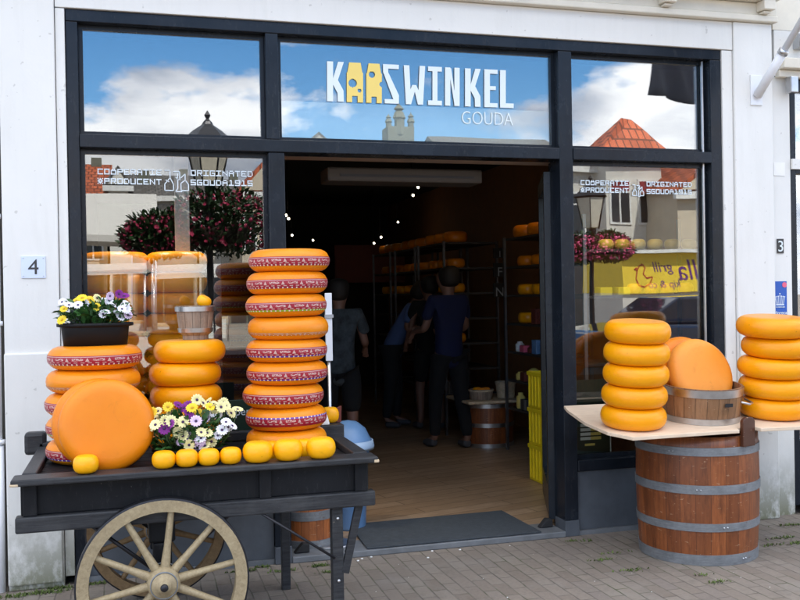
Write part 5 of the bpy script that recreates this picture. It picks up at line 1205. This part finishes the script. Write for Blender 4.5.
for i, (x, y, tx, ty_, pw) in enumerate(((1.18, .335, 1.20, .32, 13), (1.72, .335, 1.70, .32, 13), (4.25, .34, 4.3, .75, 7), (4.65, .34, 4.6, .75, 7))):  # unseen lamps added to brighten the cheeses behind the glass
    s = empty('added_window_spot', (x, y, 2.50), 'unseen spotlight added behind the transom to brighten the %s, the %s one' % (('left window', 'right window')[i//2], ('left', 'right')[i % 2]), 'spotlight', 'spotlights added over the shop windows')
    B().cyl((x, y, 3.04), (x, y, 2.465), .022, .026).build('lamp_body', 'dark_metal', s); B().sphere((x, y, 2.455), .016, 6).build('bulb', 'spot_glow', s)
    l = bpy.data.lights.new('window_fill', 'SPOT'); l.energy = pw*(1.15 if i < 2 else .6); l.color = (1, .80, .55); l.shadow_soft_size = .03; l.spot_size = radians(95); l.spot_blend = .8
    o = bpy.data.objects.new('window_fill', l); COL.objects.link(o); o.location = (x, y, 2.43); o.rotation_euler = (Vector((tx, ty_, 1.2))-Vector((x, y, 2.43))).to_track_quat('-Z', 'Y').to_euler()
w = bpy.data.worlds.new('World'); SC.world = w; w.use_nodes = True; nt = w.node_tree; N = nt.nodes; Lk = nt.links
bg = N['Background']; bg.inputs[1].default_value = .12
sky = N.new('ShaderNodeTexSky'); sky.sky_type = 'NISHITA'; sky.sun_disc = False; sky.sun_elevation = EL; sky.sun_rotation = AZ; sky.air_density = 1.0; sky.dust_density = .2; sky.ozone_density = 4
tc = N.new('ShaderNodeTexCoord'); mp = N.new('ShaderNodeMapping'); mp.inputs['Scale'].default_value = (1, 1, 2.1); mp.inputs['Location'].default_value = CLOUD_LOC = (3.3, 1.2, .4)
Lk.new(tc.outputs['Generated'], mp.inputs[0])
no = N.new('ShaderNodeTexNoise'); no.inputs['Scale'].default_value = 3.4; no.inputs['Detail'].default_value = 9; no.inputs['Roughness'].default_value = .58; Lk.new(mp.outputs[0], no.inputs['Vector'])
sp = N.new('ShaderNodeSeparateXYZ'); Lk.new(tc.outputs['Generated'], sp.inputs[0])
mr = N.new('ShaderNodeMapRange'); mr.inputs[1].default_value = .175; mr.inputs[2].default_value = .275; mr.inputs[3].default_value = .405; mr.inputs[4].default_value = .60; Lk.new(sp.outputs[2], mr.inputs[0])
mrb = N.new('ShaderNodeMapRange'); mrb.inputs[1].default_value = .36; mrb.inputs[2].default_value = .55; mrb.inputs[3].default_value = 0; mrb.inputs[4].default_value = -.30; Lk.new(sp.outputs[2], mrb.inputs[0])  # extra cloud cover overhead, out of view, added to whiten the ambient light
mra = N.new('ShaderNodeMath'); mra.operation = 'ADD'; Lk.new(mr.outputs[0], mra.inputs[0]); Lk.new(mrb.outputs[0], mra.inputs[1])
sb = N.new('ShaderNodeMath'); sb.operation = 'SUBTRACT'; Lk.new(no.outputs['Fac'], sb.inputs[0]); Lk.new(mra.outputs[0], sb.inputs[1])
ml = N.new('ShaderNodeMath'); ml.operation = 'MULTIPLY'; ml.use_clamp = True; ml.inputs[1].default_value = 16; Lk.new(sb.outputs[0], ml.inputs[0])
mp2 = N.new('ShaderNodeMapping'); mp2.inputs['Scale'].default_value = (1, 1, 2.4); mp2.inputs['Location'].default_value = (3.3, 1.2, .52); Lk.new(tc.outputs['Generated'], mp2.inputs[0])
n2 = N.new('ShaderNodeTexNoise'); n2.inputs['Scale'].default_value = 7; n2.inputs['Detail'].default_value = 6; Lk.new(mp2.outputs[0], n2.inputs['Vector'])
cr = N.new('ShaderNodeValToRGB'); cr.color_ramp.elements[0].position = .35; cr.color_ramp.elements[0].color = (4.0, 4.5, 5.6, 1); cr.color_ramp.elements[1].position = .62; cr.color_ramp.elements[1].color = (10.5, 10.5, 10.8, 1); Lk.new(n2.outputs['Fac'], cr.inputs[0])
mx = N.new('ShaderNodeMix'); mx.data_type = 'RGBA'; Lk.new(ml.outputs[0], mx.inputs[0]); hs = N.new('ShaderNodeHueSaturation'); hs.inputs['Saturation'].default_value = 1.25; hs.inputs['Value'].default_value = 1.15; Lk.new(sky.outputs[0], hs.inputs['Color']); Lk.new(hs.outputs[0], mx.inputs[6]); Lk.new(cr.outputs[0], mx.inputs[7]); Lk.new(mx.outputs[2], bg.inputs[0])
# ------------------------------------------------------------------ finish
for o in bpy.data.objects:
    if '_o' in o: del o['_o']
SC.view_settings.view_transform = 'Standard'; SC.view_settings.look = 'None'; SC.view_settings.gamma = 1; SC.view_settings.use_curve_mapping = False
SC.view_settings.exposure = 1.5
SC.render.engine = 'CYCLES'; SC.cycles.max_bounces = 8; SC.cycles.transparent_max_bounces = 16
